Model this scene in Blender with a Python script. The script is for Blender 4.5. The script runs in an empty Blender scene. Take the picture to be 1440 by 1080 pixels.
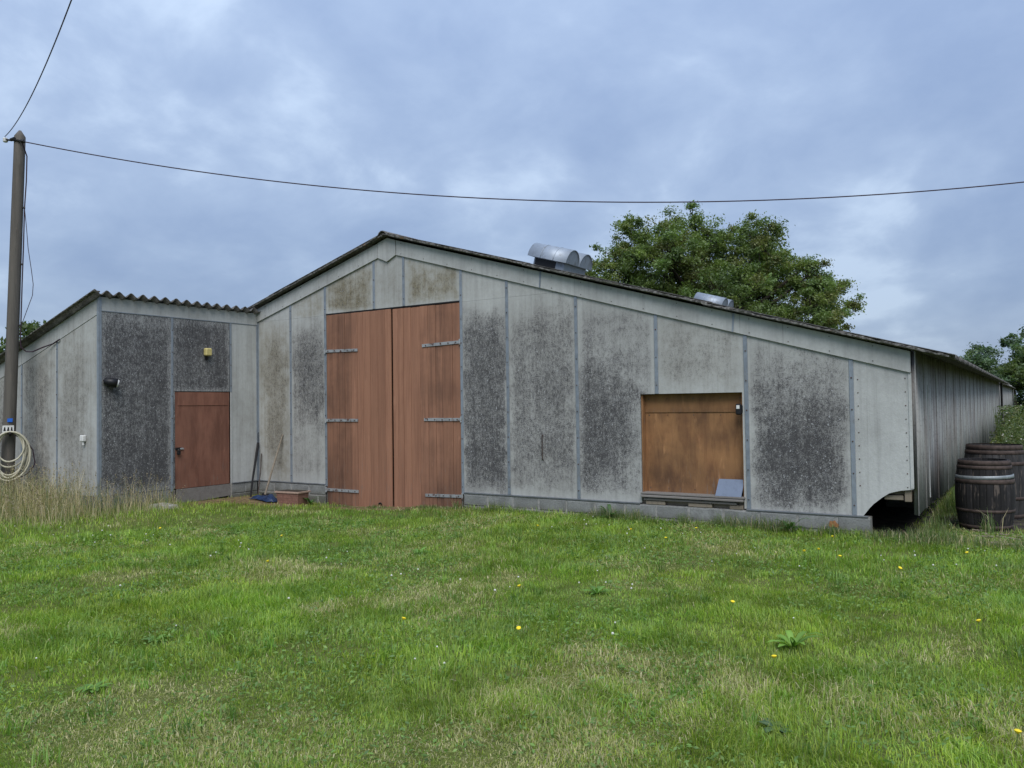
import bpy, math, random
import numpy as np
from mathutils import Matrix, Vector

random.seed(7)
RNG = np.random.default_rng(11)
SC = bpy.context.scene
COL = SC.collection

# ------------------------------------------------------------------ camera
CAM_LOC = (9.562, -11.039, 1.55)
PITCH, YAW, ROLL = math.radians(1.487), math.radians(-32.73), math.radians(-0.763)
fw = Vector((math.sin(YAW) * math.cos(PITCH), math.cos(YAW) * math.cos(PITCH), math.sin(PITCH)))
rt = Vector((math.cos(YAW), -math.sin(YAW), 0.0))
up = rt.cross(fw)
r2 = rt * math.cos(ROLL) + up * math.sin(ROLL)
u2 = -rt * math.sin(ROLL) + up * math.cos(ROLL)
cam_data = bpy.data.cameras.new('camera')
cam_data.sensor_fit = 'HORIZONTAL'
cam_data.sensor_width = 36.0
cam_data.lens = 36.0 * 1123.3 / 1440.0
cam_data.clip_start = 0.05
cam_data.clip_end = 3000.0
cam = bpy.data.objects.new('camera', cam_data)
COL.objects.link(cam)
cam.matrix_world = Matrix(((r2.x, u2.x, -fw.x, CAM_LOC[0]), (r2.y, u2.y, -fw.y, CAM_LOC[1]),
                           (r2.z, u2.z, -fw.z, CAM_LOC[2]), (0, 0, 0, 1)))
SC.camera = cam

# ------------------------------------------------------------------ colour management
SC.view_settings.view_transform = 'Standard'
SC.view_settings.look = 'None'
SC.view_settings.gamma = 1.0
SC.view_settings.exposure = 1.08
SC.view_settings.use_curve_mapping = False


# ------------------------------------------------------------------ node helper
class G:
    def __init__(self, nt):
        self.nt = nt

    def n(self, kind, **props):
        nd = self.nt.nodes.new(kind)
        for k, v in props.items():
            setattr(nd, k, v)
        return nd

    def put(self, sock, v):
        if v is None:
            return
        if hasattr(v, 'links') or isinstance(v, bpy.types.NodeSocket):
            self.nt.links.new(v, sock)
        else:
            if sock.type == 'RGBA' and not isinstance(v, (int, float)) and len(v) == 3:
                v = (v[0], v[1], v[2], 1.0)
            sock.default_value = v

    def m(self, op, a, b=None, c=None, clamp=False):
        nd = self.n('ShaderNodeMath', operation=op, use_clamp=clamp)
        self.put(nd.inputs[0], a)
        self.put(nd.inputs[1], b)
        self.put(nd.inputs[2], c)
        return nd.outputs[0]

    def mix(self, f, a, b, blend='MIX'):
        nd = self.n('ShaderNodeMix', data_type='RGBA', blend_type=blend)
        nd.clamp_factor = True
        self.put(nd.inputs[0], f)
        self.put(nd.inputs[6], a)
        self.put(nd.inputs[7], b)
        return nd.outputs[2]

    def mr(self, v, a, b, c=0.0, d=1.0, smooth=True):
        nd = self.n('ShaderNodeMapRange', interpolation_type='SMOOTHSTEP' if smooth else 'LINEAR')
        self.put(nd.inputs[0], v)
        for i, q in enumerate((a, b, c, d)):
            self.put(nd.inputs[i + 1], q)
        return nd.outputs[0]

    def vmul(self, v, s):
        nd = self.n('ShaderNodeVectorMath', operation='MULTIPLY')
        self.put(nd.inputs[0], v)
        self.put(nd.inputs[1], s)
        return nd.outputs[0]

    def vadd(self, v, s):
        nd = self.n('ShaderNodeVectorMath', operation='ADD')
        self.put(nd.inputs[0], v)
        self.put(nd.inputs[1], s)
        return nd.outputs[0]

    def noise(self, vec, scale, detail=4.0, rough=0.5, dist=0.0):
        nd = self.n('ShaderNodeTexNoise')
        self.put(nd.inputs['Vector'], vec)
        nd.inputs['Scale'].default_value = scale
        nd.inputs['Detail'].default_value = detail
        nd.inputs['Roughness'].default_value = rough
        nd.inputs['Distortion'].default_value = dist
        return nd.outputs[0]

    def voro(self, vec, scale, feature='F1'):
        nd = self.n('ShaderNodeTexVoronoi', feature=feature)
        self.put(nd.inputs['Vector'], vec)
        nd.inputs['Scale'].default_value = scale
        return nd.outputs['Distance']

    def attr(self, name, kind='OBJECT'):
        nd = self.n('ShaderNodeAttribute', attribute_type=kind, attribute_name=name)
        return nd

    def bump(self, h, strength=0.3, dist=0.01):
        nd = self.n('ShaderNodeBump')
        nd.inputs['Strength'].default_value = strength
        nd.inputs['Distance'].default_value = dist
        self.put(nd.inputs['Height'], h)
        return nd.outputs[0]

    def sep(self, v):
        nd = self.n('ShaderNodeSeparateXYZ')
        self.put(nd.inputs[0], v)
        return nd.outputs

    def comb(self, x, y, z):
        nd = self.n('ShaderNodeCombineXYZ')
        for i, q in enumerate((x, y, z)):
            self.put(nd.inputs[i], q)
        return nd.outputs[0]


def new_mat(name):
    m = bpy.data.materials.new(name)
    m.use_nodes = True
    m.node_tree.nodes.clear()
    g = G(m.node_tree)
    out = g.n('ShaderNodeOutputMaterial')
    p = g.n('ShaderNodeBsdfPrincipled')
    g.nt.links.new(p.outputs[0], out.inputs[0])
    g.p, g.out = p, out
    tc = g.n('ShaderNodeTexCoord')
    g.obj, g.uv, g.gen = tc.outputs['Object'], tc.outputs['UV'], tc.outputs['Generated']
    g.geo = g.n('ShaderNodeNewGeometry')
    g.pos = g.geo.outputs['Position']
    g.rand = g.n('ShaderNodeObjectInfo').outputs['Random']
    return m, g


def finish(g, col, rough=0.8, metal=0.0, spec=0.3, normal=None):
    g.put(g.p.inputs['Base Color'], col)
    g.put(g.p.inputs['Roughness'], rough)
    g.put(g.p.inputs['Metallic'], metal)
    g.put(g.p.inputs['Specular IOR Level'], spec)
    if normal is not None:
        g.put(g.p.inputs['Normal'], normal)


# ------------------------------------------------------------------ world: overcast daylight
SUN_EL, SUN_AZ = math.radians(52), math.radians(146)      # azimuth clockwise from +y
world = bpy.data.worlds.new('World')
SC.world = world
world.use_nodes = True
world.node_tree.nodes.clear()
g = G(world.node_tree)
wout = g.n('ShaderNodeOutputWorld')
bg = g.n('ShaderNodeBackground')
bg.inputs['Strength'].default_value = 0.1
sky = g.n('ShaderNodeTexSky', sky_type='NISHITA')
sky.sun_disc = False
sky.sun_elevation = SUN_EL
sky.sun_rotation = SUN_AZ
sky.air_density = 1.0
sky.dust_density = 2.0
wtc = g.n('ShaderNodeTexCoord')
d = wtc.outputs['Generated']
sx, sy, sz = g.sep(d)
den = g.m('ADD', g.m('MAXIMUM', sz, 0.0), 0.42)
flat = g.comb(g.m('DIVIDE', sx, den), g.m('DIVIDE', sy, den), 0.3)
flat = g.vadd(flat, (3.1, 1.7, 0.0))
n1 = g.noise(flat, 1.5, 4.0, 0.52, 0.2)
n2 = g.noise(g.vadd(flat, (7, 3, 1)), 4.2, 6.0, 0.55, 0.2)
cl = g.m('ADD', g.m('MULTIPLY', n1, 0.62), g.m('MULTIPLY', n2, 0.43))
cl = g.m('ADD', g.m('MULTIPLY', g.mr(cl, 0.36, 0.70), 0.72), g.m('MULTIPLY', g.mr(cl, 0.535, 0.66), 0.5))
cloud = g.mix(cl, (1.22, 1.67, 2.62), (2.45, 3.02, 3.90))
grad = g.m('ADD', g.m('MULTIPLY', g.m('MAXIMUM', sz, 0.0), 1.0), 0.85)
cloud = g.mix(1.0, cloud, g.comb(grad, grad, grad), 'MULTIPLY')
wcol = g.mix(0.90, sky.outputs[0], cloud)
g.put(bg.inputs['Color'], wcol)
g.nt.links.new(bg.outputs[0], wout.inputs[0])

sun_data = bpy.data.lights.new('sun', 'SUN')
sun_data.energy = 1.5
sun_data.angle = math.radians(42)
sun_data.color = (1.0, 0.97, 0.93)
sun = bpy.data.objects.new('sun', sun_data)
COL.objects.link(sun)
sdir = Vector((math.sin(SUN_AZ) * math.cos(SUN_EL), math.cos(SUN_AZ) * math.cos(SUN_EL), math.sin(SUN_EL)))
sun.rotation_euler = sdir.to_track_quat('Z', 'Y').to_euler()


# ------------------------------------------------------------------ mesh helpers
class MB:
    """collects shapes in world coordinates; build() links them as one mesh object under its parent"""

    def __init__(self):
        self.v, self.f, self.mi = [], [], []

    def add(self, verts, faces, mi=0):
        o = len(self.v)
        self.v.extend([tuple(p) for p in verts])
        self.f.extend([tuple(i + o for i in fc) for fc in faces])
        self.mi.extend([mi] * len(faces))
        return self

    def box(self, x0, x1, y0, y1, z0, z1, mi=0):
        vs = [(x0, y0, z0), (x1, y0, z0), (x1, y1, z0), (x0, y1, z0), (x0, y0, z1), (x1, y0, z1), (x1, y1, z1), (x0, y1, z1)]
        fs = [(0, 3, 2, 1), (4, 5, 6, 7), (0, 1, 5, 4), (1, 2, 6, 5), (2, 3, 7, 6), (3, 0, 4, 7)]
        return self.add(vs, fs, mi)

    def bbox(self, x0, x1, y0, y1, z0, z1, b=0.004, mi=0):
        """box with chamfered edges"""
        b = min(b, (x1 - x0) * .45, (y1 - y0) * .45, (z1 - z0) * .45)
        vs, key = [], {}
        for i, sx_ in enumerate((0, 1)):
            for j, sy_ in enumerate((0, 1)):
                for k, sz_ in enumerate((0, 1)):
                    X, Y, Z = (x0, x1)[i], (y0, y1)[j], (z0, z1)[k]
                    dx, dy, dz = (b, -b)[i], (b, -b)[j], (b, -b)[k]
                    for a, q in enumerate(((X, Y + dy, Z + dz), (X + dx, Y, Z + dz), (X + dx, Y + dy, Z))):
                        key[(i, j, k, a)] = len(vs)
                        vs.append(q)
        K = key
        fs = []
        for i in (0, 1):
            fs.append([K[(i, 0, 0, 0)], K[(i, 1, 0, 0)], K[(i, 1, 1, 0)], K[(i, 0, 1, 0)]])
            fs.append([K[(0, i, 0, 1)], K[(1, i, 0, 1)], K[(1, i, 1, 1)], K[(0, i, 1, 1)]])
            fs.append([K[(0, 0, i, 2)], K[(1, 0, i, 2)], K[(1, 1, i, 2)], K[(0, 1, i, 2)]])
        for j in (0, 1):
            for k in (0, 1):
                fs.append([K[(0, j, k, 1)], K[(1, j, k, 1)], K[(1, j, k, 2)], K[(0, j, k, 2)]])
                fs.append([K[(j, 0, k, 0)], K[(j, 1, k, 0)], K[(j, 1, k, 2)], K[(j, 0, k, 2)]])
                fs.append([K[(j, k, 0, 0)], K[(j, k, 1, 0)], K[(j, k, 1, 1)], K[(j, k, 0, 1)]])
        for i in (0, 1):
            for j in (0, 1):
                for k in (0, 1):
                    fs.append([K[(i, j, k, 0)], K[(i, j, k, 1)], K[(i, j, k, 2)]])
        cx, cy, cz = (x0 + x1) / 2, (y0 + y1) / 2, (z0 + z1) / 2
        out = []
        for fc in fs:
            a, c, e = (Vector(vs[fc[0]]), Vector(vs[fc[1]]), Vector(vs[fc[2]]))
            nrm = (c - a).cross(e - a)
            mid = sum((Vector(vs[q]) for q in fc), Vector()) / len(fc) - Vector((cx, cy, cz))
            out.append(fc if nrm.dot(mid) > 0 else fc[::-1])
        return self.add(vs, out, mi)

    def prism(self, poly, axis, a, b, mi=0):
        """poly in the plane's two axes, extruded from a to b along axis ('x','y','z')"""
        def P(u, v, w):
            return {'y': (u, w, v), 'x': (w, u, v), 'z': (u, v, w)}[axis]
        n = len(poly)
        area = sum(poly[i][0] * poly[(i + 1) % n][1] - poly[(i + 1) % n][0] * poly[i][1] for i in range(n))
        if area < 0:
            poly = poly[::-1]
        vs = [P(u, v, a) for u, v in poly] + [P(u, v, b) for u, v in poly]
        lo, hi = list(range(n)), list(range(n, 2 * n))
        fs = [lo[::-1], hi] if axis != 'y' else [lo, hi[::-1]]
        for i in range(n):
            j = (i + 1) % n
            fs.append([i, j, n + j, n + i] if axis != 'y' else [j, i, n + i, n + j])
        if b < a:
            fs = [fc[::-1] for fc in fs]
        return self.add(vs, fs, mi)

    def tube(self, pts, rad, n=8, caps=True, mi=0):
        pts = [Vector(p) for p in pts]
        if not hasattr(rad, '__len__'):
            rad = [rad] * len(pts)
        vs, fs = [], []
        ref = None
        for i, p in enumerate(pts):
            t = (pts[min(i + 1, len(pts) - 1)] - pts[max(i - 1, 0)]).normalized()
            if ref is None:
                ref = t.orthogonal().normalized()
            ref = (ref - t * ref.dot(t)).normalized()
            bi = t.cross(ref)
            for k in range(n):
                a = 2 * math.pi * k / n
                vs.append(p + (ref * math.cos(a) + bi * math.sin(a)) * rad[i])
        for i in range(len(pts) - 1):
            for k in range(n):
                k2 = (k + 1) % n
                fs.append((i * n + k, i * n + k2, (i + 1) * n + k2, (i + 1) * n + k))
        if caps:
            fs.append(tuple(range(n))[::-1])
            fs.append(tuple(range((len(pts) - 1) * n, len(pts) * n)))
        return self.add(vs, fs, mi)

    def lathe(self, prof, c, n=32, mi=0):
        """prof: list of (r, z) closed at the axis where r==0"""
        vs, fs = [], []
        for r, z in prof:
            for k in range(n):
                a = 2 * math.pi * k / n
                vs.append((c[0] + r * math.cos(a), c[1] + r * math.sin(a), c[2] + z))
        for i in range(len(prof) - 1):
            for k in range(n):
                k2 = (k + 1) % n
                fs.append((i * n + k, i * n + k2, (i + 1) * n + k2, (i + 1) * n + k))
        return self.add(vs, fs, mi)

    def mesh(self, name, off=(0, 0, 0), smooth=False):
        me = bpy.data.meshes.new(name)
        me.from_pydata([(a - off[0], b - off[1], c - off[2]) for a, b, c in self.v], [], self.f)
        if any(self.mi):
            me.polygons.foreach_set('material_index', self.mi)
        if smooth:
            me.polygons.foreach_set('use_smooth', [True] * len(me.polygons))
        me.update()
        return me

    def build(self, name, mat, parent=None, smooth=False, loc=None):
        off = root_loc(parent) if parent else (loc or (0, 0, 0))
        me = self.mesh(name, off, smooth)
        for q in (mat if isinstance(mat, (list, tuple)) else [mat]):
            me.materials.append(q)
        o = bpy.data.objects.new(name, me)
        COL.objects.link(o)
        if parent:
            o.parent = parent
        elif loc:
            o.location = loc
        return o


def root_loc(o):
    x = y = z = 0.0
    while o is not None:
        x += o.location.x; y += o.location.y; z += o.location.z
        o = o.parent
    return (x, y, z)


def tag(o, label=None, cat=None, group=None, kind=None):
    for k, v in (('label', label), ('category', cat), ('group', group), ('kind', kind)):
        if v:
            o[k] = v
    return o


def thing(name, loc, label, cat, group=None):
    o = bpy.data.objects.new(name, None)
    o.empty_display_size = 0.2
    COL.objects.link(o)
    o.location = loc
    return tag(o, label, cat, group)


def piece(name, me, parent, loc, rot=(0, 0, 0), scale=None):
    """an object sharing mesh data; loc is in world coordinates"""
    o = bpy.data.objects.new(name, me)
    COL.objects.link(o)
    o.parent = parent
    b = root_loc(parent)
    o.location = (loc[0] - b[0], loc[1] - b[1], loc[2] - b[2])
    o.rotation_euler = rot
    if scale:
        o.scale = scale
    return o


def uv_planar(o, u_ax, v_ax, box=None):
    me = o.data
    co = np.empty(len(me.vertices) * 3)
    me.vertices.foreach_get('co', co)
    co = co.reshape(-1, 3)
    u, v = co[:, u_ax], co[:, v_ax]
    u = (u - u.min()) / max(u.max() - u.min(), 1e-6)
    v = (v - v.min()) / max(v.max() - v.min(), 1e-6)
    lay = me.uv_layers.new(name='UVMap')
    li = np.empty(len(me.loops), dtype=np.int32)
    me.loops.foreach_get('vertex_index', li)
    lay.data.foreach_set('uv', np.stack([u[li], v[li]], 1).ravel())


def vnoise(x, y, scale, seed=0):
    """smooth value noise 0..1, numpy"""
    r = np.random.default_rng(seed).random((64, 64))
    x, y = np.asarray(x) / scale, np.asarray(y) / scale
    xi, yi = np.floor(x).astype(int), np.floor(y).astype(int)
    fx, fy = x - xi, y - yi
    fx, fy = fx * fx * (3 - 2 * fx), fy * fy * (3 - 2 * fy)
    a, b = r[xi % 64, yi % 64], r[(xi + 1) % 64, yi % 64]
    c, e = r[xi % 64, (yi + 1) % 64], r[(xi + 1) % 64, (yi + 1) % 64]
    return (a * (1 - fx) + b * fx) * (1 - fy) + (c * (1 - fx) + e * fx) * fy


def fbm(x, y, scale, seed=0, octaves=3):
    t = 0; w = 0
    for i in range(octaves):
        t = t + vnoise(x, y, scale / 2 ** i, seed + i * 17) * 0.55 ** i
        w += 0.55 ** i
    return t / w


def gh(x, y):
    """height of the ground"""
    x, y = np.asarray(x, float), np.asarray(y, float)
    dip = np.exp(-((x + 1.3) / 1.9) ** 2) * np.exp(-(y / 1.6) ** 2)
    near = np.exp(-(np.maximum(np.hypot(x - 2, y + 3) - 14, 0) / 10) ** 2)
    bump = (fbm(x + 50, y + 50, 2.2, 3) - 0.5) * 0.055 + (fbm(x + 50, y + 50, 9, 9) - 0.5) * 0.06
    return -0.19 - 0.13 * dip + bump * near


# ------------------------------------------------------------------ materials
def mat_fibre(name='fibre_cement', light=(0.415, 0.425, 0.410), streaky=0.42):
    m, g = new_mat(name)
    ob = g.obj
    u, v, _ = g.sep(g.uv)
    st, warm = g.attr('st').outputs['Fac'], g.attr('warm').outputs['Fac']
    u0, u1, v0, v1 = (g.attr(k).outputs['Fac'] for k in ('u0', 'u1', 'v0', 'v1'))
    wob = g.noise(ob, 1.9, 4, 0.6)
    wob2 = g.noise(g.vadd(ob, (5, 9, 2)), 1.6, 4, 0.6)
    uu = g.m('ADD', u, g.m('MULTIPLY', g.m('SUBTRACT', wob, 0.5), 0.85))
    vv = g.m('ADD', v, g.m('MULTIPLY', g.m('SUBTRACT', wob2, 0.5), 0.6))
    fu = g.m('MULTIPLY', g.mr(uu, g.m('SUBTRACT', u0, 0.20), g.m('ADD', u0, 0.20)), g.mr(uu, g.m('SUBTRACT', u1, 0.20), g.m('ADD', u1, 0.20), 1.0, 0.0))
    fv = g.m('MULTIPLY', g.mr(vv, g.m('SUBTRACT', v0, 0.16), g.m('ADD', v0, 0.16)), g.mr(vv, g.m('SUBTRACT', v1, 0.28), g.m('ADD', v1, 0.28), 1.0, 0.0))
    eu = g.m('MINIMUM', g.mr(u, 0.0, 0.10), g.mr(u, 0.90, 1.0, 1.0, 0.0))
    ev = g.m('MINIMUM', g.mr(v, 0.0, 0.08), g.mr(v, 0.85, 1.0, 1.0, 0.0))
    film = g.m('MULTIPLY', g.m('MULTIPLY', eu, ev), g.m('MULTIPLY', st, 0.42))
    mask = g.m('ADD', g.m('MULTIPLY', g.m('MULTIPLY', fu, fv), g.m('MULTIPLY', st, 0.70)), film)
    mid = g.noise(ob, 5.5, 7, 0.68)
    streak = g.noise(g.vmul(ob, (11, 11, 0.55)), 1.0, 4, 0.6)
    big = g.noise(ob, 0.9, 3, 0.5)
    fine = g.noise(ob, 62, 3, 0.7)
    fine2 = g.noise(g.vmul(ob, (1.0, 1.0, 0.6)), 27, 3, 0.6)
    dens = g.m('ADD', mask, g.m('MULTIPLY', g.m('SUBTRACT', mid, 0.5), 0.95))
    dens = g.m('ADD', dens, g.m('MULTIPLY', g.m('SUBTRACT', big, 0.5), 0.5))
    dens = g.m('ADD', dens, g.m('MULTIPLY', g.m('SUBTRACT', streak, 0.5), streaky))
    grain = g.m('ADD', g.m('MULTIPLY', g.m('SUBTRACT', fine, 0.5), 1.7), g.m('MULTIPLY', g.m('SUBTRACT', fine2, 0.5), 1.1))
    gated = g.m('ADD', dens, g.m('MULTIPLY', grain, g.mr(mask, 0.0, 0.5, 0.35, 1.25)))
    dark = g.mr(gated, 0.22, 1.15)
    soft = g.mr(dens, -0.15, 0.75)
    base = g.mix(g.mr(big, 0.3, 0.7), light, tuple(c * 0.84 for c in light))
    base = g.mix(g.m('MULTIPLY', g.mr(streak, 0.42, 0.72), 0.35), base, (0.25, 0.255, 0.25))
    base = g.mix(g.m('MULTIPLY', g.mr(fine2, 0.35, 0.75), 0.22), base, (0.25, 0.255, 0.25))
    runs = g.noise(g.vmul(ob, (26, 26, 0.28)), 1.0, 3, 0.6)
    runs = g.m('MULTIPLY', g.mr(runs, 0.60, 0.74), g.mr(g.m('ADD', v, g.m('MULTIPLY', wob, 0.8)), 0.7, 1.35, 0.25, 1.0))
    base = g.mix(g.m('MULTIPLY', runs, 0.55), base, (0.13, 0.128, 0.12))
    algae = g.mix(g.m('MULTIPLY', g.m('MULTIPLY', soft, warm), 0.95), base, (0.200, 0.165, 0.088))
    mid_tone = g.mix(g.m('MULTIPLY', soft, g.m('SUBTRACT', 0.55, g.m('MULTIPLY', warm, 0.42))), algae, (0.180, 0.174, 0.178))
    c = g.mix(g.m('MULTIPLY', dark, 0.90), mid_tone, (0.040, 0.039, 0.042))
    # white flecks of lichen and bare aggregate inside the dark weathering
    vd = g.voro(g.vadd(ob, g.vmul(g.comb(fine2, fine, fine2), (0.02, 0.02, 0.02))), 24)
    vr = g.noise(ob, 17, 2, 0.5)
    fleck = g.m('MULTIPLY', g.mr(vd, 0.20, 0.30, 1.0, 0.0), g.mr(vr, 0.52, 0.62))
    vd2 = g.voro(g.vadd(ob, (3, 1, 2)), 66)
    fleck2 = g.m('MULTIPLY', g.mr(vd2, 0.22, 0.34, 1.0, 0.0), g.mr(g.noise(ob, 7, 3, 0.6), 0.46, 0.6))
    fl = g.m('MULTIPLY', g.m('MAXIMUM', g.m('MULTIPLY', fleck, 0.8), g.m('MULTIPLY', fleck2, 0.6)), g.mr(dens, 0.3, 0.7))
    c = g.mix(fl, c, (0.36, 0.37, 0.38))
    hgt = g.m('ADD', fine, g.m('MULTIPLY', fine2, 1.5))
    finish(g, c, 0.92, 0, 0.15, g.bump(hgt, 0.35, 0.006))
    return m


def mat_metal(name, col, var=0.2, rust=0.0, rough=0.55, metal=0.3):
    m, g = new_mat(name)
    n = g.noise(g.obj, 9, 5, 0.6)
    s = g.noise(g.vmul(g.obj, (30, 30, 1.5)), 1.0, 3, 0.5)
    c = g.mix(g.mr(n, 0.3, 0.7), col, tuple(q * (1 - var) for q in col))
    c = g.mix(g.m('MULTIPLY', g.rand, 0.30), c, tuple(q * 1.25 + .03 for q in col))
    d_ = g.noise(g.vadd(g.vmul(g.obj, (1, 1, .6)), (7, 1, 3)), 6, 5, 0.65)
    c = g.mix(g.m('MULTIPLY', g.mr(d_, 0.52, 0.68), 0.55), c, (0.15, 0.145, 0.135))
    c = g.mix(g.m('MULTIPLY', g.mr(s, 0.5, 0.8), 0.25), c, (0.2, 0.2, 0.2))
    if rust:
        r = g.noise(g.vadd(g.obj, (4, 4, 4)), 14, 6, 0.7)
        c = g.mix(g.m('MULTIPLY', g.mr(r, 0.62 - rust * 0.3, 0.72 - rust * 0.2), 0.85), c, (0.10, 0.036, 0.018))
    finish(g, c, rough, metal, 0.3, g.bump(n, 0.1, 0.004))
    return m


def mat_planks(name, col, dark, ax=2, dirt_col=(0.03, 0.02, 0.017), gs=16.0, asp=1.0):
    """painted boards, grain along axis ax; per-object 'dirt' fades paint near the hinge side"""
    m, g = new_mat(name)
    sc = [gs, gs, gs]; sc[ax] = 0.7 * asp
    sc2 = [70, 70, 70]; sc2[ax] = 1.6
    off = g.m('MULTIPLY', g.rand, 37.0)
    vv = g.vadd(g.obj, g.comb(off, off, off))
    grain = g.noise(g.vmul(vv, tuple(sc)), 1.0, 5, 0.62, 0.5)
    fib = g.noise(g.vmul(vv, tuple(sc2)), 1.0, 3, 0.6)
    big = g.noise(g.obj, 1.3, 5, 0.6)
    dirt = g.attr('dirt').outputs['Fac']
    u, v, _ = g.sep(g.uv)
    c = g.mix(g.mr(g.rand, 0.0, 1.0), col, tuple(q * 0.74 for q in col))
    c = g.mix(g.m('MULTIPLY', g.mr(grain, 0.38, 0.72), 0.55), c, dark)
    c = g.mix(g.m('MULTIPLY', g.mr(fib, 0.55, 0.8), 0.5), c, tuple(q * 0.45 for q in dark))
    low = g.mr(g.m('ADD', v, g.m('MULTIPLY', g.m('SUBTRACT', big, 0.5), 0.5)), 0.02, 0.38, 1.0, 0.0)
    dd = g.m('MULTIPLY', dirt, g.m('ADD', g.mr(g.m('ADD', big, g.m('MULTIPLY', grain, 0.5)), 0.55, 0.95), g.m('MULTIPLY', low, 0.55)), clamp=True)
    c = g.mix(g.m('MULTIPLY', dd, 0.85), c, dirt_col)
    worn = g.m('MULTIPLY', g.mr(g.noise(g.vmul(vv, (24, 24, 3.5)), 1.0, 5, 0.65), 0.57, 0.66), g.mr(g.m('ADD', v, g.m('MULTIPLY', big, 0.5)), 0.22, 0.62, 1.0, 0.12))
    c = g.mix(g.m('MULTIPLY', worn, 0.55), c, (0.155, 0.125, 0.105))
    pale = g.mr(g.noise(g.vmul(vv, (9, 9, 2.2)), 1.0, 4, 0.6), 0.60, 0.78)
    c = g.mix(g.m('MULTIPLY', pale, 0.30), c, tuple(min(q * 1.6 + 0.02, 1) for q in col))
    finish(g, c, 0.78, 0, 0.25, g.bump(g.m('ADD', grain, g.m('MULTIPLY', fib, 0.6)), 0.35, 0.006))
    return m


def mat_simple(name, col, var=0.25, scale=12, rough=0.7, metal=0.0, spec=0.3, bump=0.2, dark=None):
    m, g = new_mat(name)
    n = g.noise(g.obj, scale, 6, 0.62)
    n2 = g.noise(g.vadd(g.obj, (3, 7, 1)), scale * 5, 3, 0.6)
    c = g.mix(g.mr(n, 0.32, 0.68), col, dark or tuple(q * (1 - var) for q in col))
    c = g.mix(g.m('MULTIPLY', g.mr(n2, 0.5, 0.75), 0.3), c, tuple(q * 0.55 for q in col))
    finish(g, c, rough, metal, spec, g.bump(g.m('ADD', n, g.m('MULTIPLY', n2, 0.5)), bump, 0.006))
    return m


def mat_leaf(name, trans=0.35, rough=0.6):
    """foliage: colour comes from the per-leaf colour attribute"""
    m, g = new_mat(name)
    a = g.attr('col', 'GEOMETRY').outputs['Color']
    d1 = g.n('ShaderNodeBsdfDiffuse'); g.put(d1.inputs[0], a)
    t1 = g.n('ShaderNodeBsdfTranslucent')
    g.put(t1.inputs[0], g.mix(1.0, a, (1.05, 1.15, 0.6), 'MULTIPLY'))
    mx = g.n('ShaderNodeMixShader'); mx.inputs[0].default_value = trans
    g.nt.links.new(d1.outputs[0], mx.inputs[1]); g.nt.links.new(t1.outputs[0], mx.inputs[2])
    gl = g.n('ShaderNodeBsdfGlossy'); gl.inputs['Roughness'].default_value = rough
    gl.inputs['Color'].default_value = (0.8, 0.85, 0.9, 1)
    mx2 = g.n('ShaderNodeMixShader'); mx2.inputs[0].default_value = 0.035
    g.nt.links.new(mx.outputs[0], mx2.inputs[1]); g.nt.links.new(gl.outputs[0], mx2.inputs[2])
    g.nt.links.new(mx2.outputs[0], g.out.inputs[0])
    return m


M = {}
M['fibre'] = mat_fibre()
M['fascia'] = mat_fibre('fascia_fibre_cement', (0.440, 0.452, 0.440), 0.2)
M['strip'] = mat_metal('galvanised_strip', (0.225, 0.258, 0.295), 0.25)
M['screw'] = mat_metal('screw_head', (0.09, 0.085, 0.085), 0.3, 0.6)
M['dark_strip'] = mat_metal('dull_drip_strip', (0.16, 0.175, 0.19), 0.3)
M['door'] = mat_planks('red_brown_boards', (0.312, 0.157, 0.098), (0.190, 0.088, 0.055))
M['small_door'] = mat_planks('rust_red_door_paint', (0.240, 0.110, 0.074), (0.135, 0.052, 0.034), gs=6.0, asp=2.0)
M['plywood'] = mat_planks('ochre_plywood', (0.395, 0.205, 0.090), (0.240, 0.105, 0.046), gs=7.0, asp=2.4)
M['grey_wood'] = mat_planks('weathered_grey_wood', (0.23, 0.215, 0.20), (0.11, 0.10, 0.092), 0)
M['grey_wood_z'] = mat_planks('weathered_grey_pole', (0.150, 0.136, 0.118), (0.050, 0.045, 0.039), 2)
M['strap'] = mat_metal('hinge_strap_metal', (0.33, 0.345, 0.355), 0.3, 0.35)
M['mortar'] = mat_simple('mortar', (0.31, 0.305, 0.29), 0.35, 25)
M['vent'] = mat_metal('galvanised_hood', (0.27, 0.31, 0.36), 0.14, 0, 0.5, 0.35)
M['black'] = mat_simple('black_plastic', (0.012, 0.012, 0.014), 0.2, 20, 0.45)
M['dark_metal'] = mat_simple('dark_iron', (0.025, 0.024, 0.025), 0.4, 30, 0.5, 0.4)
M['cable'] = mat_simple('dark_cable', (0.040, 0.022, 0.034), 0.2, 20, 0.6)
M['white_plastic'] = mat_simple('white_plastic', (0.62, 0.62, 0.60), 0.15, 12, 0.5)
M['yellow_plastic'] = mat_simple('yellowed_lamp_plastic', (0.52, 0.44, 0.18), 0.2, 14, 0.4)
M['hose'] = mat_simple('cream_hose', (0.50, 0.47, 0.36), 0.2, 9, 0.5, bump=0.05)
M['blue'] = mat_simple('blue_plastic', (0.012, 0.030, 0.085), 0.4, 9, 0.4)
M['tagblue'] = mat_simple('bright_blue_tag', (0.02, 0.13, 0.55), 0.2, 9, 0.5)
M['terracotta'] = mat_simple('terracotta_plastic', (0.270, 0.145, 0.110), 0.3, 14, 0.7)
M['terracotta_rim'] = mat_simple('faded_terracotta_rim', (0.46, 0.33, 0.265), 0.2, 14, 0.7)
M['soil'] = mat_simple('soil', (0.05, 0.038, 0.026), 0.5, 20, 0.95, bump=0.8)
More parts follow.
